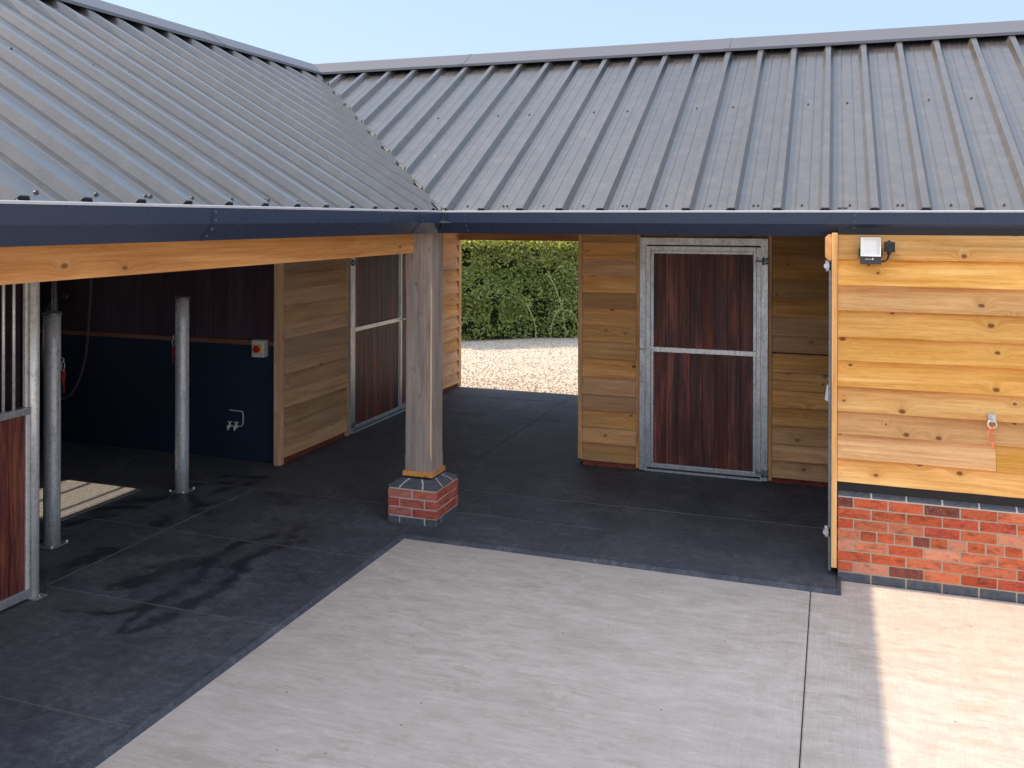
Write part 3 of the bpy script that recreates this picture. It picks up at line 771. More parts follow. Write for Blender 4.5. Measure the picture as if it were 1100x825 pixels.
# ---- wash bay walls
YS = 1.50
mb = MB(); random.seed(71)
n = 16; 
for i in range(n):
    x0 = -5.45 + i * (5.45 + XL - .055) / n; x1 = -5.45 + (i + 1) * (5.45 + XL - .055) / n
    mb.bx(x0 + .001, x1 - .001, YS, YS + .05, 1.245, 2.62, 'z', rc())
mb.bx(-5.45, XL - .055, YS - .012, YS + .05, 1.20, 1.243, 'x', rc(), 1)
mb.bx(-5.45, XL - .055, YS - .004, YS + .05, -.01, 1.198, 'x', rc(), 2)
mb.bx(-5.45, XL - .055, YS + .052, YS + .09, -.01, 2.6, mat=2)
mb.build('wash_bay_wall', [M['ply'], M['batten'], M['wallrub']], B)['label'] = 'wash bay wall with brown boards above and dark rubber below a brown rail'
WY0, WY1, WZ0, WZ1 = -.66, .36, 1.36, 2.17
mb = MB()
for (y0, y1, z0, z1) in ((-5.06, WY0, -.03, 2.6), (WY1, 6.07, -.03, 2.6), (WY0, WY1, -.03, WZ0), (WY0, WY1, WZ1, 2.6)): mb.bx(-5.55, -5.47, y0, y1, z0, z1, 'y', mat=0)
mb.bx(-5.468, -5.455, -1.85, YS - .014, -.01, 1.198, 'y', mat=1)
bw = mb.build('wash_bay_back_wall', [M['ply'], M['wallrub']], B)
mb = MB(); mb.bx(-5.56, -5.45, WY0, WY0 + .035, WZ0, WZ1, 'z'); mb.bx(-5.56, -5.45, WY1 - .035, WY1, WZ0, WZ1, 'z'); mb.bx(-5.56, -5.45, WY0 + .036, WY1 - .036, WZ0, WZ0 + .035, 'y'); mb.bx(-5.56, -5.45, WY0 + .036, WY1 - .036, WZ1 - .035, WZ1, 'y')
win = mb.build('window', M['batten'], B); win['label'] = 'open window with two steel bars in the wash bay back wall'
mb = MB()
for z in (1.66, 1.97): mb.bx(-5.508, -5.49, WY0 + .036, WY1 - .036, z - .011, z + .011, 'y')
mb.build('bars', M['galv_dark'], win)
mb = MB(); mb.bx(-5.45, -1.90, -1.96, -1.90, 0.0, 2.6, 'x', mat=0); mb.build('stall_divider_wall', M['ply'], B)

mb = MB(); mb.prism([(-5.55, 2.6), (.0, 2.6), (RX, ZR - .12)], X, Z, (0, -5.14, 0), Y * .05); mb.build('gable_wall', M['pine_shade'], B)
# =================================================================== STABLE FRONT on the left
SF = empty('stable_partition', (-1.79, -1.90, 0), 'galvanised stable front with upright bars over dark hardwood boards at left edge', 'stable front')
mb = MB(); mb.tube([(0, 0, 0.004), (0, 0, 2.55)], .038, 20); p = mb.build('post', M['galv_bright'], SF)
mb = MB(); mb.bx(-.055, .075, -.05, .05, .0, .008); mb.tube([(.058, 0, .008), (.058, 0, .02)], .010, 6); mb.build('base_plate', M['galv'], p, .002)
def sfb(mb, y0, y1, z0, z1, x0, x1, grain='y', mat=0): mb.bx(x0, x1, y0, y1, z0, z1, grain, rc(), mat)
mb = MB(); sfb(mb, -3.15, -.046, 1.222, 1.268, -.03, .03); mb.build('mid_rail', M['galv'], SF, .004)
mb = MB(); sfb(mb, -3.15, -.046, .018, .078, -.03, .03); mb.build('bottom_rail', M['galv'], SF, .004)
mb = MB(); sfb(mb, -3.15, -.046, 2.44, 2.49, -.03, .03); mb.build('top_rail', M['galv'], SF, .004)
mb = MB(); sfb(mb, -.075, -.047, .079, 1.221, -.02, .025, 'z'); sfb(mb, -.072, -.05, 1.269, 2.439, -.014, .014, 'z'); mb.build('upright', M['galv_bright'], SF, .003)
mb = MB(); random.seed(75)
for i in range(26):
    sfb(mb, -.077 - (i + 1) * .117, -.077 - i * .117 - .002, .079, 1.221, -.014, .014, 'z')
mb.build('board_panel', M['hardwood'], SF, .0012)
b0 = MB(); b0.tube([(0, 0, 1.268), (0, 0, 2.44)], .0098, 12); bar = b0.build('bar', M['galv_bright'], SF); bar.location = (0, -.153, 0)
for i in range(1, 38):
    c = bar.copy(); COL.objects.link(c); c.parent = SF; c.location = (0, -.153 - i * .0785, 0)

# =================================================================== BOLLARDS
def bollard(loc, label):
    e = empty('bollard', loc, label, 'bollard', 'galvanised tie-up bollards in the wash bay')
    return e
bo = bollard((-2.443, -1.116, 0), 'galvanised bollard close behind the stable front post, nearer the camera')
mb = MB(); mb.tube([(0, 0, 0.006 + 1.769 * i / 6) for i in range(7)], .061, 28); mb.build('tube', M['galv_bollard'], bo)
mb = MB(); mb.lathe((0, 0, 1.768), [(.067, 0), (.068, .012), (.062, .020), (.035, .030), (.008, .033)], 28); mb.build('cap', M['galv_dark'], bo)
mb = MB(); mb.bx(-.085, .085, -.085, .085, 0.001, .009); mb.build('base_plate', M['galv'], bo, .002)
mb = MB()
for a in (-1, 1):
    for b_ in (-1, 1): mb.tube([(a * .07, b_ * .07, .009), (a * .07, b_ * .07, .022)], .010, 6)
bolt = MB(); bolt.tube([(0, 0, .009), (0, 0, .024)], .011, 6)
bt0 = bolt.build('bolt', M['galv_bright'], bo); bt0.location = (.072, .072, 0)
for a, b_ in ((-1, 1), (1, -1), (-1, -1)):
    c = bt0.copy(); COL.objects.link(c); c.parent = bo; c.location = (a * .072, b_ * .072, 0)
def ringmesh(ang):
    d = V((math.cos(ang), math.sin(ang), 0))
    mb = MB(); mb.ring(d * .066 + Z * 1.42, d, Z, .018, .0045, 14, 6); mb.ring(d * .078 + Z * 1.372, Z.cross(d), Z, .036, .004, 18, 6)
    return mb
ringmesh(.5).build('tie_ring', M['galv'], bo)
bo2 = bo.copy(); COL.objects.link(bo2); bo2.location = (-2.446, .371, 0); bo2['label'] = 'galvanised bollard standing alone in front of the wash bay wall, farther back'
for ch in bo.children:
    if ch.name.startswith('tie_ring'): continue
    c = ch.copy(); COL.objects.link(c); c.parent = bo2
ringmesh(3.5).build('tie_ring', M['galv'], bo2)
def twine(name, c, d, label, mat, L=.12):
    t = Z.cross(d)
    mb = MB()
    pts = [c + t * .018 * math.sin(a) * (1 + .25 * math.sin(3 * a)) + Z * (-L * .5 * (1 - math.cos(a))) + d * .004 * math.sin(2 * a) for a in [i * 2 * math.pi / 26 for i in range(27)]]
    mb.tube(pts, .0042, 6)
    mb.tube([c + Z * -L, c + Z * -(L + .035) + t * .012, c + Z * -(L + .05) + t * .006], .004, 6)
    mb.tube([c + Z * .006, c - Z * .012], .008, 8)
    return tag(mb.build(name, M[mat]), label, 'twine loop')
d1 = V((math.cos(.5), math.sin(.5), 0)); d2 = V((math.cos(3.5), math.sin(3.5), 0))
twine('twine_loop', V(bo.location) + d1 * .083 + Z * 1.333, d1, 'dark red twine loop hanging from the ring of the nearer bollard', 'twine_r')
twine('twine_loop', V(bo2.location) + d2 * .083 + Z * 1.333, d2, 'dark red twine loop hanging from the ring of the farther bollard', 'twine_r')

# steel pipe behind first bollard
mb = MB(); mb.tube([(0, 0, 0), (0, 0, 2.6)], .026, 16); mb.tube([(0, 0, 0), (0, 0, .012)], .05, 16)
pp = tag(mb.build('steel_pipe', M['galv_dark']), 'thin steel pipe rising behind the nearer bollard', 'pipe'); pp.location = (-3.92, .335, 0)

# drain grate in the wash bay floor
DG = empty('drain_grate', (-3.26, -.20, 0), 'square steel mesh drain grate set in the wash bay floor, caught by the sun', 'drain grate')
gx_, gy_ = .43, .46
mb = MB()
for a_ in (-1, 1):
    mb.bx(-gx_, gx_, a_ * gy_ - .015, a_ * gy_ + .015, -.004, .006); mb.bx(a_ * gx_ - .015, a_ * gx_ + .015, -gy_ + .016, gy_ - .016, -.004, .006, 'y')
mb.build('frame', M['galv'], DG, .001)
mb = MB(); y = -gy_ + .035
while y < gy_ - .02: mb.bx(-gx_ + .016, gx_ - .016, y - .0045, y + .0045, -.003, .0035); y += .0245
x = -gx_ + .05
while x < gx_ - .02: mb.bx(x - .004, x + .004, -gy_ + .016, gy_ - .016, -.0035, .0045, 'y'); x += .05
mb.build('mesh', M['galv_bollard'], DG)
# hose
mb = MB()
hp = [(-4.118, 1.0, 2.62), (-4.118, 1.0, 1.84), (-4.142, 1, 1.48), (-4.178, 1, 1.137), (-4.24, 1, .89), (-4.339, 1, .707), (-4.44, 1, .615), (-4.56, 1, .60), (-4.7, 1.02, .68), (-4.82, 1.06, .86), (-4.9, 1.12, 1.2), (-4.93, 1.2, 1.5), (-4.93, 1.34, 1.62), (-4.93, 1.47, 1.63)]
def smooth(P, n=6):
    P = [V(p) for p in P]; out = []
    for i in range(len(P) - 1):
        p0, p1, p2, p3 = P[max(i - 1, 0)], P[i], P[i + 1], P[min(i + 2, len(P) - 1)]
        for k in range(n):
            t = k / n
            out.append(.5 * ((2 * p1) + (p2 - p0) * t + (2 * p0 - 5 * p1 + 4 * p2 - p3) * t * t + (3 * p1 - p0 - 3 * p2 + p3) * t ** 3))
    out.append(P[-1]); return out
mb.tube(smooth(hp), .013, 10)
mb.tube([(-4.93, 1.44, 1.63), (-4.93, 1.499, 1.63)], .03, 12, mat=0)
tag(mb.build('hose', M['hose']), 'brown rubber hose hanging in a loop before the dark wash bay wall', 'hose')

# isolator switch
IS = empty('isolator_switch', (-2.36, YS, 1.175), 'grey isolator switch box with red rotary knob on the wash bay wall', 'switch')
mb = MB(); mb.bx(-.072, .072, -.088, -.001, -.088, .088); mb.build('enclosure', M['greybox'], IS, .008)
mb = MB(); mb.bx(-.052, .052, -.0925, -.0885, -.045, .045); mb.build('backing_plate', M['yellow'], IS, .002)
mb = MB(); mb.tube([(-.002, -.093, .0), (-.002, -.118, .0)], .036, 20); mb.bx(-.009, .005, -.128, -.1185, -.034, .034); mb.build('knob', M['red'], IS, .002)
# taps
TP = empty('tap_pair', (-2.66, YS, .36), 'pair of small metal taps on a bent pipe low on the wash bay wall', 'tap')
mb = MB(); mb.tube(smooth([(-.09, -.02, .148), (.0, -.02, .145), (.06, -.02, .142), (.078, -.02, .12), (.08, -.02, .06), (.074, -.02, .01), (.045, -.02, -.012), (-.08, -.02, -.012)], 4), .0085, 8); mb.build('pipe', M['bluegrey'], TP)
for dx in (-.068, .012):
    mb = MB(); mb.tube([(dx, -.02, -.014), (dx, -.075, -.014)], .016, 10); mb.tube([(dx, -.07, -.014), (dx, -.075, -.05)], .011, 8); mb.tube([(dx, -.045, -.004), (dx, -.045, .028)], .008, 8); mb.bx(dx - .026, dx + .026, -.051, -.039, .026, .036)
    mb.build('tap', M['galv_bright'], TP)

# floodlight
FL = empty('floodlight', (3.447, YW - .034, 2.295), 'small square white faced floodlight with black motion sensor under the gutter', 'floodlight')
mb = MB()
mb.box((-.068, -.062, -.088), X * .136, V((0, .012, .19)), Y * -.035); mb.box((-.055, -.058, -.08), X * .11, V((0, .012, .16)), Y * .05)
for i in range(8): mb.box((-.06 + i * .016, -.009, -.075), X * .004, Z * .15, Y * .02)
mb.box((-.078, -.075, -.035), X * .009, Z * .055, Y * .072); mb.box((.069, -.075, -.035), X * .009, Z * .055, Y * .072); mb.box((-.078, -.004, -.035), X * .156, Z * .05, Y * .004)
mb.tube([(-.02, -.075, -.094), (-.005, -.075, -.094)], .006, 8)
mb.build('housing', M['charcoal'], FL, .003)
mb = MB()
def fp(x, z, n=0): return V((x, -.0975 + (z + .088) * .063 - n, z))
o4 = [fp(-.060, -.028, .001), fp(.060, -.028, .001), fp(.060, .094, .001), fp(-.060, .094, .001)]
i4 = [fp(-.040, -.010, -.018), fp(.038, -.010, -.018), fp(.038, .078, -.018), fp(-.040, .078, -.018)]
r4 = [fp(-.064, -.032, .004), fp(.064, -.032, .004), fp(.064, .098, .004), fp(-.064, .098, .004)]
for i in range(4):
    j = (i + 1) % 4
    mb.poly([r4[i], r4[j], o4[j], o4[i]]); mb.poly([o4[i], o4[j], i4[j], i4[i]])
mb.poly(i4)
# body behind reflector is open: the pan sits proud of the housing
for v in range(len(mb.v)):
    mb.v[v] = (mb.v[v][0], mb.v[v][1] - .020, mb.v[v][2])
rim = [V(p) + V((0, -.020, 0)) for p in r4]; back = [p + V((0, .024, 0)) for p in rim]
for i in range(4):
    j = (i + 1) % 4; mb.poly([rim[j], rim[i], back[i], back[j]])
mb.build('lens', M['lens'], FL)
# small white maker's mark: illegible strokes
mb = MB(); x = -.034
for i in range(7):
    w_ = (.005, .006, .005, .006, .006, .005, .009)[i]
    zc = -.058; hgt = .010 if i < 6 else .014
    c = fp(x, zc, .0015)
    if i < 6:
        mb.box(c, X * .0016, V((0, .0006, hgt)), Y * -.0006); mb.box(c + X * .0016 + Z * (hgt * (.75 if i % 2 else .0)), X * (w_ - .003), V((0, .0001, .002)), Y * -.0006); mb.box(c + X * .0016 + Z * (hgt * .42), X * (w_ - .003), V((0, .0001, .002)), Y * -.0006)
    else:
        mb.box(c, X * w_, V((0, .0006, hgt)), Y * -.0006)
    x += w_ + .0018
mb.build('maker_mark', M['white'], FL)
mb = MB(); mb.box((.088, -.085, -.005), X * .068, Z * .072, Y * .05); mb.tube([(.122, -.086, .02), (.122, -.094, .02)], .022, 14)
mb.tube([(.12, -.06, .067), (.12, -.03, .067), (.12, -.002, .06)], .012, 8)
sn = mb.build('motion_sensor', M['black'], FL, .005)
mb = MB(); mb.tube(smooth([(.118, -.06, -.004), (.116, -.06, -.03), (.108, -.062, -.052), (.09, -.062, -.066), (.066, -.06, -.07)], 5), .0065, 8); mb.tube([(.119, -.06, -.002), (.119, -.06, -.022)], .012, 10); mb.build('cable', M['black'], FL)

# wall tie ring + orange twine
TR = empty('wall_tie_ring', (4.207, YW - .050, 1.165), 'small galvanised tie ring plate screwed to the golden boards', 'tie ring')
mb = MB(); mb.bx(-.025, .025, -.006, 0, -.002, .056); mb.tube([(-.013, -.006, .046), (-.013, -.009, .046)], .005, 8); mb.tube([(.014, -.006, .046), (.014, -.009, .046)], .005, 8); mb.bx(-.014, .014, -.02, -.006, .004, .02); mb.build('plate', M['galv'], TR, .001)
mb = MB(); mb.ring((0, -.014, -.012), X, Z, .026, .0042, 20, 6); mb.build('ring', M['galv_bright'], TR)
twine('twine_loop', V((4.203, YW - .064, 1.127)), -Y, 'orange twine loop hanging from the wall ring on golden boards', 'twine_o', .085)

# =================================================================== GROUND
def tagged(mb, name, mats, kind='structure', **kw):
    o = mb.build(name, mats, None, **kw); o['kind'] = kind; return o
# rubber floor: individual mats with chamfered edges
WET = [('blob', [(-2.62, .02), (-2.44, .22), (-2.25, .20), (-2.06, .10), (-1.95, -.06), (-2.0, -.22), (-1.97, -.46)], .12),
 ('a', [(-3.0, -.80), (-2.71, -.72), (-2.64, -.54), (-2.53, -.39)], .07), ('b', [(-2.78, -.33), (-2.62, -.2), (-2.46, -.11)], .06), ('wedge', [(-2.12, -1.75), (-2.02, -1.58), (-1.98, -1.42), (-1.97, -1.21), (-1.93, -1.08)], .12),
 ('long', [(-.8, -2.06), (-.75, -1.87), (-.74, -1.64), (-.7, -1.43), (-.75, -1.17), (-.85, -.96), (-.86, -.75), (-.77, -.55), (-.72, -.38), (-.88, -.29), (-.86, -.09)], .065),
 ('s5', [(-.93, -1.52), (-.97, -1.25), (-1.11, -.9), (-1.12, -.62), (-1.02, -.46), (-.96, -.3)], .05), ('s6', [(-.88, -2.08), (-.93, -1.9), (-.98, -1.72), (-.95, -1.5)], .045), ('s6b', [(-1.41, -1.98), (-1.23, -1.96), (-1.11, -1.92), (-1.0, -1.82)], .035),
 ('s7', [(-1.34, -1.5), (-1.3, -1.27), (-1.2, -1.1), (-1.1, -.98)], .14), ('s8', [(-2.15, .5), (-2.0, .78)], .06), ('s8b', [(-1.6, .56), (-1.45, .48), (-1.3, .36)], .05), ('s8c', [(-2.52, .56), (-2.18, .73)], .04), ('s9', [(-2.4, .9), (-2.0, 1.0)], .06)]
segs = []
for _, pl, wd in WET:
    for a, b_ in zip(pl[:-1], pl[1:]): segs.append((a[0], a[1], b_[0], b_[1], wd))
segs = np.array(segs)
def wetness(x, y):
    ax, ay, bx_, by_, w_ = segs.T
    dx, dy = bx_ - ax, by_ - ay
    t = np.clip(((x - ax) * dx + (y - ay) * dy) / (dx * dx + dy * dy), 0, 1)
    d = np.hypot(x - ax - t * dx, y - ay - t * dy)
    return float(np.max(np.clip(.80 - .27 * d / w_, 0, 1)))
mats_xy = []
def rows(x0, x1, ys):
    for a, b_ in zip(ys[:-1], ys[1:]): mats_xy.append((x0, x1, a, b_))
ysL = [-5.2, -4.13, -2.93, -1.73, -.53, .67]
rows(-1.86, -.052, ysL)
rows(-3.70, -1.86, ysL[:3] + [-1.73, -.53, .67, 1.49]); rows(-5.44, -3.70, ysL[:3] + [-1.73, -.53, .67, 1.49])
rows(XL, -.30, [.67, 1.95, 3.15, 4.35, 5.5, 6.1])
rows(-.30, 1.47, [.67, 1.30, 2.52]); mats_xy += [(-.05, 1.47, .052, .67), (1.47, 3.235, .052, 1.31), (1.47, 3.235, 1.31, 2.53)]
rows(-.30, .76, [2.52, 4.33, 5.5, 6.1])
mb = MB(); random.seed(81)
def mat_grid(x0, x1, y0, y1):
    g = .0012; ch = .006; tone = random.random()
    x0 += g; x1 -= g; y0 += g; y1 -= g
    fine = x1 > -3.2 and x0 < 0 and y1 > -2.6 and y0 < 1.3
    st = .035 if fine else .4
    nx, ny = max(1, int((x1 - x0) / st)), max(1, int((y1 - y0) / st))
    xs = [x0 + ch + (x1 - x0 - 2 * ch) * i / nx for i in range(nx + 1)]; ys = [y0 + ch + (y1 - y0 - 2 * ch) * i / ny for i in range(ny + 1)]
    dz = random.uniform(-.001, .001)
    hh = lambda x, y: dz + .0022 * noise.noise(V((x * 1.3, y * 1.3, 4)))
    for i in range(nx):
        for j in range(ny):
            c = wetness((xs[i] + xs[i + 1]) / 2, (ys[j] + ys[j + 1]) / 2) if fine else 0
            mb.poly([V((xs[a], ys[b_], hh(xs[a], ys[b_]))) for a, b_ in ((i, j), (i + 1, j), (i + 1, j + 1), (i, j + 1))], X, Y, (0, 0), (c, tone, 0))
    for i in range(nx):
        for yy, yo in ((ys[0], y0), (ys[-1], y1)):
            q = [V((xs[i], yy, hh(xs[i], yy))), V((xs[i + 1], yy, hh(xs[i + 1], yy))), V((xs[i + 1], yo, -.008)), V((xs[i], yo, -.008))]
            mb.poly(q if yo > yy else q[::-1], X, Y, (0, 0), (0, tone, 1.0))
    for j in range(ny):
        for xx, xo in ((xs[0], x0), (xs[-1], x1)):
            q = [V((xx, ys[j], hh(xx, ys[j]))), V((xx, ys[j + 1], hh(xx, ys[j + 1]))), V((xo, ys[j + 1], -.008)), V((xo, ys[j], -.008))]
            mb.poly(q if xo < xx else q[::-1], X, Y, (0, 0), (0, tone, 1.0))
for m_ in mats_xy: mat_grid(*m_)
# bevelled edge strips
def strip(A, o, D, m0):
    mb.prism([(-.050, .004), (-.040, .006), (-.018, .005), (.006, -.024), (-.050, -.024)], A, Z, o, D, 1, None, (0, .2, 0), 0, True, mitre=lambda k, a: (m0 * a if k == 0 else 0))
strip(X, (0, 0, 0), -Y * 5.2, 1); strip(-Y, (0, 0, 0), X * 3.262, 1)
mb.bx(3.2365, 3.262, .0, .277, -.024, .003, col=(0, .2, 0))
for poly_ in ([(-5.45, -5.1), (-.03, -5.1), (-.03, .03), (-5.45, .03)], [(-5.45, .03), (3.24, .03), (3.24, 2.56), (-5.45, 2.56)], [(-5.45, 2.56), (.8, 2.56), (.8, 6.06), (-5.45, 6.06)]):
    mb.poly([V((a, b_, -.010)) for a, b_ in poly_], X, Y, (0, 0), (0, .2, 0))
tagged(mb, 'rubber_floor', M['rubber'])['label'] = 'black rubber matting with damp streaks under the stable roof'

mb = MB()
ZC = -.024
def slab2(x0, x1, y0, y1):
    ch = .006
    mb.bx(x0, x1, y0, y1, ZC - .1, ZC - .006)
    p = [V((x0, y0, ZC - .006)), V((x1, y0, ZC - .006)), V((x1, y1, ZC - .006)), V((x0, y1, ZC - .006))]
    q = [V((x0 + ch, y0 + ch, ZC)), V((x1 - ch, y0 + ch, ZC)), V((x1 - ch, y1 - ch, ZC)), V((x0 + ch, y1 - ch, ZC))]
    mb.poly(q, X, Y)
    for i in range(4):
        j = (i + 1) % 4; mb.poly([p[i], p[j], q[j], q[i]], X, Y)
JX = 3.066
for (y0, y1) in ((-5.0, 0), (-10, -5.004), (-15, -10.004), (-26, -15.004)):
    slab2(-.02 if y1 > -10 else -14, JX - .003, y0, y1 - .0); slab2(JX + .003, 8.0, y0, y1 + (.275 if y1 == 0 else 0)); slab2(8.006, 26, y0, y1 + (.275 if y1 == 0 else 0))
mb.bx(-14, -.024, -10, -5.21, ZC - .1, ZC); mb.bx(-.02, 26, -26, .27, ZC - .12, ZC - .016, mat=1)
tagged(mb, 'concrete_yard', [M['concrete'], M['joint']])['label'] = 'brushed pale concrete yard with a long saw joint'

# open ground
def grass_mat():
    t = NT('rough_grass_ground'); o = t.obj(); n = t.noise(o, .8, 6, .6); n2 = t.noise(o, 30, 3, .7)
    t.out('Base Color', t.ramp(t.math('ADD', t.math('MULTIPLY', n, .6), t.math('MULTIPLY', n2, .4)), [(.35, (.05, .07, .02)), (.5, (.09, .11, .035)), (.68, (.17, .16, .07))])); t.out('Roughness', .95); t.out('Normal', t.bump(n2, .6, .03)); return t.m
def gravel_mat(base=1.0):
    t = NT('pale_gravel'); o = t.obj()
    v = t.vor(o, 38); cs = t.add('ShaderNodeSeparateColor', ins={0: v.outputs['Color']})
    n = t.noise(o, 1.3, 5, .6)
    c = t.ramp(cs.outputs[0], [(.0, (.46, .41, .34)), (.3, (.55, .50, .43)), (.6, (.60, .54, .46)), (1, (.72, .67, .60))])
    c = t.mix(t.ramp(n, [(.4, 0.0), (.7, .3)]), c, (.36, .30, .23))
    t.out('Base Color', c); t.out('Roughness', .9); t.out('Normal', t.bump(v.outputs['Distance'], .8, -.012)); return t.m
M['gravel'] = gravel_mat()
mb = MB(); s = 400
mb.poly([V((-s, -s, -.13)), V((s, -s, -.13)), V((s, s, -.13)), V((-s, s, -.13))], X, Y)
tagged(mb, 'ground', grass_mat())['label'] = 'open grassy ground around the yard'
mb = MB()
gx = np.linspace(-9, 14, 93); gy = np.linspace(6.1, 22, 65)
for i in range(92):
    for j in range(64):
        h = lambda x, y: -.035 + .012 * noise.noise(V((x * .9, y * .9, 2))) * min(1, (y - 6.1) * 2)
        mb.poly([V((gx[a], gy[b_], h(gx[a], gy[b_]))) for a, b_ in ((i, j), (i + 1, j), (i + 1, j + 1), (i, j + 1))], X, Y, smooth=True)
tagged(mb, 'gravel_drive', M['gravel'])['label'] = 'pale gravel drive between the stables and the hedge'
def stone_mat():
    t = NT('loose_stone'); col, r, g, b_ = t.attr(); o = t.obj(); n = t.noise(o, 60, 3)
    t.out('Base Color', t.mix(n, t.mix(1.0, col, (.8, .8, .8), 'MULTIPLY'), col)); t.out('Roughness', .9); return t.m
rng = np.random.default_rng(5)
NS = 9000
pv, pf, pc = [], [], []
octf = [(0, 2, 4), (2, 1, 4), (1, 3, 4), (3, 0, 4), (2, 0, 5), (1, 2, 5), (3, 1, 5), (0, 3, 5)]
for i in range(NS):
    x, y = rng.uniform(-5, 1.2), 6.15 + 6.6 * rng.random() ** 1.2
    r = rng.uniform(.006, .017); a = rng.uniform(0, 6.28); sx, sy, sz = r * rng.uniform(.8, 1.5), r * rng.uniform(.7, 1.1), r * rng.uniform(.5, .9)
    ca, sa = math.cos(a), math.sin(a)
    b0_ = len(pv); zz = -.032 + .012 * noise.noise(V((x * .9, y * .9, 2))) * min(1, (y - 6.1) * 2) + sz * .45
    for (ux, uy, uz) in ((1, 0, 0), (-1, 0, 0), (0, 1, 0), (0, -1, 0), (0, 0, 1), (0, 0, -1)):
        q = 1 + rng.uniform(-.2, .2); pv.append((x + q * (ux * sx * ca - uy * sy * sa), y + q * (ux * sx * sa + uy * sy * ca), zz + q * uz * sz))
    pf += [tuple(b0_ + k for k in f) for f in octf]
    k = rng.choice([.46, .56, .62, .66, .72]) * rng.uniform(.85, 1.1); pc += [(k, k * rng.uniform(.84, .92), k * rng.uniform(.66, .84), 1)] * 24
me = bpy.data.meshes.new('loose_stones'); me.from_pydata(pv, [], pf); ca_ = me.color_attributes.new('col', 'FLOAT_COLOR', 'CORNER'); ca_.data.foreach_set('color', [c for q in pc for c in q])
me.materials.append(stone_mat()); lo = bpy.data.objects.new('loose_stones', me); COL.objects.link(lo); tag(lo, 'loose pale stones scattered over the gravel drive', None, None, 'stuff')

# =================================================================== HEDGE
def leaf_mat():
    t = NT('hedge_leaf'); col, r, g, b_ = t.attr()
    t.out('Base Color', col); t.out('Roughness', .45); t.out('Specular IOR Level', .5)
    tr = t.add('ShaderNodeBsdfTranslucent', ins={'Color': t.mix(1.0, col, (1.3, 1.5, .6), 'MULTIPLY')})
    mx = t.add('ShaderNodeMixShader', ins={0: .45, 1: t.b.outputs[0], 2: tr.outputs[0]})
    t.link(mx.outputs[0], t.n['Material Output'].inputs[0]); return t.m
HO = V((-3.97, 11.05, 0)); HU = V((.855, .518, 0)).normalized(); HN = V((HU.y, -HU.x, 0))  # HN faces the yard
H = empty('hedge', HO, 'long bushy green hedge with sunlit top behind the gravel', 'hedge')
rng = np.random.default_rng(9)
L0, L1, HH, DEP = -5.5, 14.5, 2.12, 1.7
# core
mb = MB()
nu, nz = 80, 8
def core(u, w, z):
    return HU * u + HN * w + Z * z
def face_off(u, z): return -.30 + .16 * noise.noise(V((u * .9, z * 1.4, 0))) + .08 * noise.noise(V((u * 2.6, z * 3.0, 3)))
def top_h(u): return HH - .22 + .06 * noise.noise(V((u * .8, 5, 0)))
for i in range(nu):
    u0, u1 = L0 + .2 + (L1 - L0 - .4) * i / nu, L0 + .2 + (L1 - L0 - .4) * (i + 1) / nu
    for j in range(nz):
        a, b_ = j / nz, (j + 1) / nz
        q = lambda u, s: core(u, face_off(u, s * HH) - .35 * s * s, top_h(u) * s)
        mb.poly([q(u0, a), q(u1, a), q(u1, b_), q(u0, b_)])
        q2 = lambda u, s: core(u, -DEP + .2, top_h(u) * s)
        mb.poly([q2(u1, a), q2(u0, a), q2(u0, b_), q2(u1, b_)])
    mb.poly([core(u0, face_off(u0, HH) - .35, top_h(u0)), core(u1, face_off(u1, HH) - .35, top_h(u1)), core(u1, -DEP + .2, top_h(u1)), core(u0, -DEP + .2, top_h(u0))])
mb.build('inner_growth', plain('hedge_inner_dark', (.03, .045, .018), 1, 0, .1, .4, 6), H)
NL = 60000
lv, lf, lc = [], [], []
for i in range(NL):
    topleaf = rng.random() < .26
    u = rng.uniform(-2.2, 6.0) if rng.random() < .72 else rng.uniform(L0, L1)
    if topleaf:
        w = -rng.uniform(.1, DEP); z = HH + .06 * noise.noise(V((u * .8, 5, 0))) + .07 * noise.noise(V((u * 3, w * 3, 8))) + rng.uniform(-.16, .05) - .18 * max(0, .35 + w) / .35
    else:
        z = HH * rng.random() ** .9
        clump = .5 + .5 * noise.noise(V((u * 2.2, z * 2.6, 7)))
        w = face_off(u, z) + .12 + .20 * clump - .30 * (z / HH) ** 2 - abs(rng.normal(0, .07))
        gap = noise.noise(V((u * 3.4, z * 3.0, 1.7)))
        if gap < -.28 and rng.random() < .75: continue
        if z < .35 and rng.random() < .45: continue
    p = HU * u + HN * w + Z * z
    n = V((rng.normal(0, .55), rng.normal(0, .55), rng.normal(0, .5))) + HN * (.2 if topleaf else .65) + Z * (.7 if topleaf else .45)
    n.normalize(); a = n.orthogonal().normalized(); a = a * math.cos(rng.uniform(0, 6.28)) + n.cross(a) * math.sin(rng.uniform(0, 6.28)); a.normalize(); bb = n.cross(a)
    s = rng.uniform(.026, .052); ws = s * rng.uniform(.42, .62)
    b0_ = len(lv)
    lv += [tuple(p - a * s), tuple(p + bb * ws + n * s * .18), tuple(p + a * s), tuple(p - bb * ws + n * s * .18)]
    lf += [(b0_, b0_ + 1, b0_ + 2), (b0_, b0_ + 2, b0_ + 3)]
    h = .5 + .5 * noise.noise(V((u * 1.1, z * 1.3, 3)))
    k = rng.uniform(.5, 1.5)
    base = V((.17, .25, .075)).lerp(V((.33, .37, .13)), h)
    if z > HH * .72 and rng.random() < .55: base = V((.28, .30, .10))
    if topleaf and rng.random() < .6: base = V((.36, .34, .09))  # sunlit top put into the leaf colour
    if rng.random() < .05: base = V((.34, .36, .22))
    lc += [(*(base * k), 1)] * 6
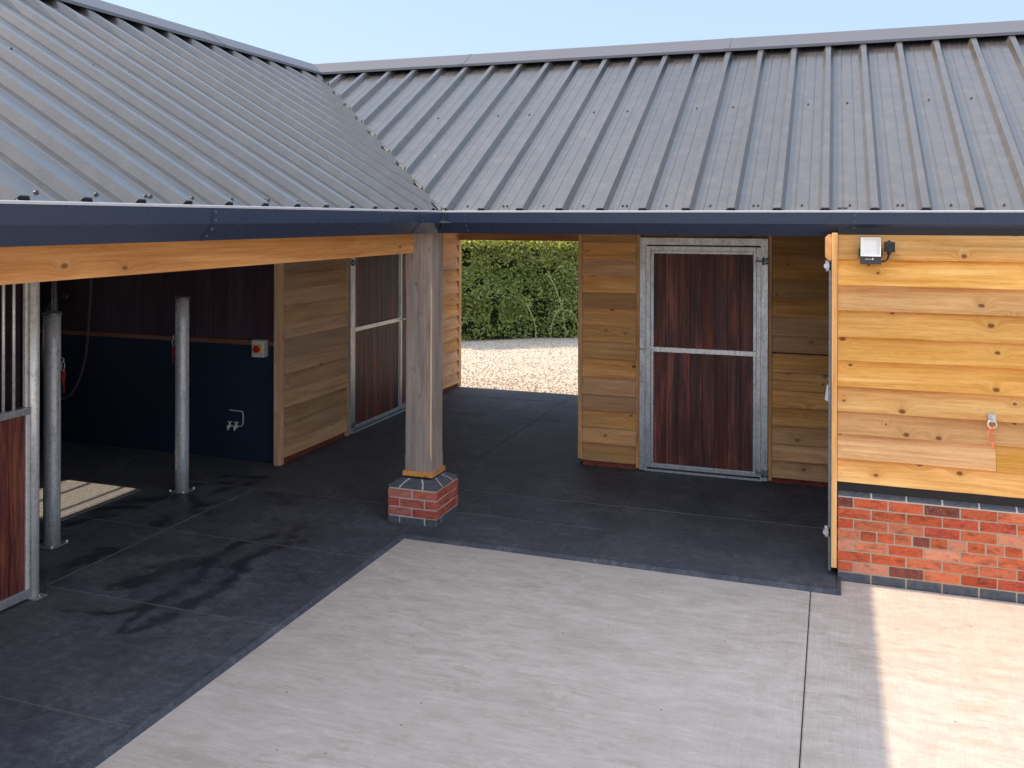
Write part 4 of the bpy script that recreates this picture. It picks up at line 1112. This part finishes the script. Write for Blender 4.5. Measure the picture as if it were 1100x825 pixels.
me = bpy.data.meshes.new('foliage'); me.from_pydata(lv, [], lf); ca_ = me.color_attributes.new('col', 'FLOAT_COLOR', 'CORNER'); ca_.data.foreach_set('color', [c for q in lc for c in q])
me.materials.append(leaf_mat()); fo = bpy.data.objects.new('foliage', me); COL.objects.link(fo); fo.parent = H
# arching bramble stems
stem = plain('pale_bramble_stem', (.34, .36, .17), .6, 0, .3, .25, 20)
def bramble(pts, r=.010):
    mb = MB(); P = smooth([HU * u + HN * w + Z * z for u, w, z in pts], 6); mb.tube(P, r, 6, r2=r * .55)
    for p in P[2::2]:
        for _ in range(2):
            d = V((random.uniform(-1, 1), random.uniform(-1, 1), random.uniform(-.5, 1))).normalized(); e = d.orthogonal().normalized(); s = random.uniform(.02, .04)
            mb.poly([p, p + d * s + e * s * .4, p + d * s * 2, p + d * s - e * s * .4])
    o = mb.build('bramble_stem', stem, H); o['label'] = 'pale arching bramble stem'
random.seed(91)
bramble([(1.75, -.1, 1.35), (1.85, .06, 1.1), (1.95, .12, .8), (2.0, .16, .62), (2.2, .2, .55), (2.32, .22, .3), (2.3, .22, .02)])
bramble([(2.0, .15, .62), (1.85, .2, .56), (1.75, .22, .32), (1.73, .22, .02)])
bramble([(1.98, .14, .65), (2.02, .2, .4), (2.05, .22, .02)], .007)
bramble([(1.25, -.05, .75), (1.35, .1, .5), (1.42, .16, .2), (1.4, .18, .0)], .011)
bramble([(-.2, .1, .15), (-.12, .18, .4), (-.02, .2, .6)], .006)

# =================================================================== LIGHT, SKY, CAMERA
AZ, TELX = math.radians(-1.0), .797
el = math.atan(TELX * math.cos(AZ))
sdir = V((-math.cos(el) * math.cos(AZ), -math.cos(el) * math.sin(AZ), math.sin(el)))
ld = bpy.data.lights.new('sun', 'SUN'); ld.energy = 2.0; ld.angle = math.radians(.53); ld.color = (.90, .70, .49)
lo_ = bpy.data.objects.new('sun', ld); COL.objects.link(lo_); lo_.rotation_euler = sdir.to_track_quat('Z', 'Y').to_euler(); lo_.location = sdir * 50
wd = bpy.data.worlds.new('World'); scene.world = wd; wd.use_nodes = True
nt = wd.node_tree; bg = nt.nodes['Background']
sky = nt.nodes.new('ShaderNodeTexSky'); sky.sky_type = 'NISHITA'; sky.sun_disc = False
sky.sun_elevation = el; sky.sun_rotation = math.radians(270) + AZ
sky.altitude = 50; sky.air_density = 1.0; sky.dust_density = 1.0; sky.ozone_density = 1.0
gm = nt.nodes.new('ShaderNodeGamma'); gm.inputs[1].default_value = .26      # sky range flattened to lift the fill in the shade
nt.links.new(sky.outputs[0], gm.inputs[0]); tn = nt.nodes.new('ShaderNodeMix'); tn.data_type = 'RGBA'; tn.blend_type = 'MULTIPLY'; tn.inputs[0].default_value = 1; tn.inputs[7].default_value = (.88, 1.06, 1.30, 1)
nt.links.new(gm.outputs[0], tn.inputs[6]); # added bright cloud overhead and behind, unseen, fills the shade; clear beyond roofs
def wn(typ, **ins):
    nd = nt.nodes.new(typ)
    for k, v in ins.items():
        k = int(k[1:])
        if isinstance(v, bpy.types.NodeSocket): nt.links.new(v, nd.inputs[k])
        else: nd.inputs[k].default_value = v
    return nd
def wm(op, a, b=0.0, c=0.0):
    nd = wn('ShaderNodeMath', _0=a, _1=b, _2=c); nd.operation = op; return nd.outputs[0]
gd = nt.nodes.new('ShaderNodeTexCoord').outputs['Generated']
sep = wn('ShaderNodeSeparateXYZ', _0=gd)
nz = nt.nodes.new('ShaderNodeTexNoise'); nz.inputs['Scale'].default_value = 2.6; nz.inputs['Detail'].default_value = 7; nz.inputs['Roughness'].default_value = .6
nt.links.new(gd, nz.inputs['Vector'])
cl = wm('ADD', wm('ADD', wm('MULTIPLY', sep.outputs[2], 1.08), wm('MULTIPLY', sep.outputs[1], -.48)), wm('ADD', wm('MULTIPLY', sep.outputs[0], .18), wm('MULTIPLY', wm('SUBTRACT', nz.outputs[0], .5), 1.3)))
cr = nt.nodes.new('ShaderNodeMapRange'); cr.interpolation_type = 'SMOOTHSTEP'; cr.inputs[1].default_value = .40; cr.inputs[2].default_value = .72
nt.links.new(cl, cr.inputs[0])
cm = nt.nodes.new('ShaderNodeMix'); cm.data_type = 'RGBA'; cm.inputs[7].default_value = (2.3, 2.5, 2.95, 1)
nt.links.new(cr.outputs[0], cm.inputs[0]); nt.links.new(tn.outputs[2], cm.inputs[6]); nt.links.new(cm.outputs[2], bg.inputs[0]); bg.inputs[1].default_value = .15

cam = bpy.data.cameras.new('camera'); co = bpy.data.objects.new('camera', cam); COL.objects.link(co)
cx, cy, cz, yaw, pit, rol, f, ppy = 3.2112, -6.5566, 2.5085, .3389, .0018, .0027, 982.2, 237.5
fw = V((-math.sin(yaw), math.cos(yaw), 0)); rt = V((math.cos(yaw), math.sin(yaw), 0)); up = Z.copy()
fw2 = fw * math.cos(pit) - up * math.sin(pit); up2 = up * math.cos(pit) + fw * math.sin(pit)
rt3 = rt * math.cos(rol) + up2 * math.sin(rol); up3 = up2 * math.cos(rol) - rt * math.sin(rol)
mw = Matrix((rt3, up3, -fw2)).transposed().to_4x4(); mw.translation = V((cx, cy, cz))
co.matrix_world = mw
cam.sensor_width = 36; cam.lens = 36 * f / 1100; cam.shift_y = -(412.5 - ppy) / 1100; cam.clip_start = .05; cam.clip_end = 2000
scene.camera = co
scene.view_settings.view_transform = 'Standard'; scene.view_settings.look = 'None'; scene.view_settings.gamma = 1; scene.view_settings.exposure = 1.85; scene.view_settings.use_curve_mapping = False
scene.render.engine = 'CYCLES'
scene.cycles.use_denoising = True; scene.cycles.denoising_prefilter = 'ACCURATE'; scene.cycles.denoising_input_passes = 'RGB_ALBEDO_NORMAL'
scene.cycles.max_bounces = 8; scene.cycles.diffuse_bounces = 5
scene.render.film_transparent = False
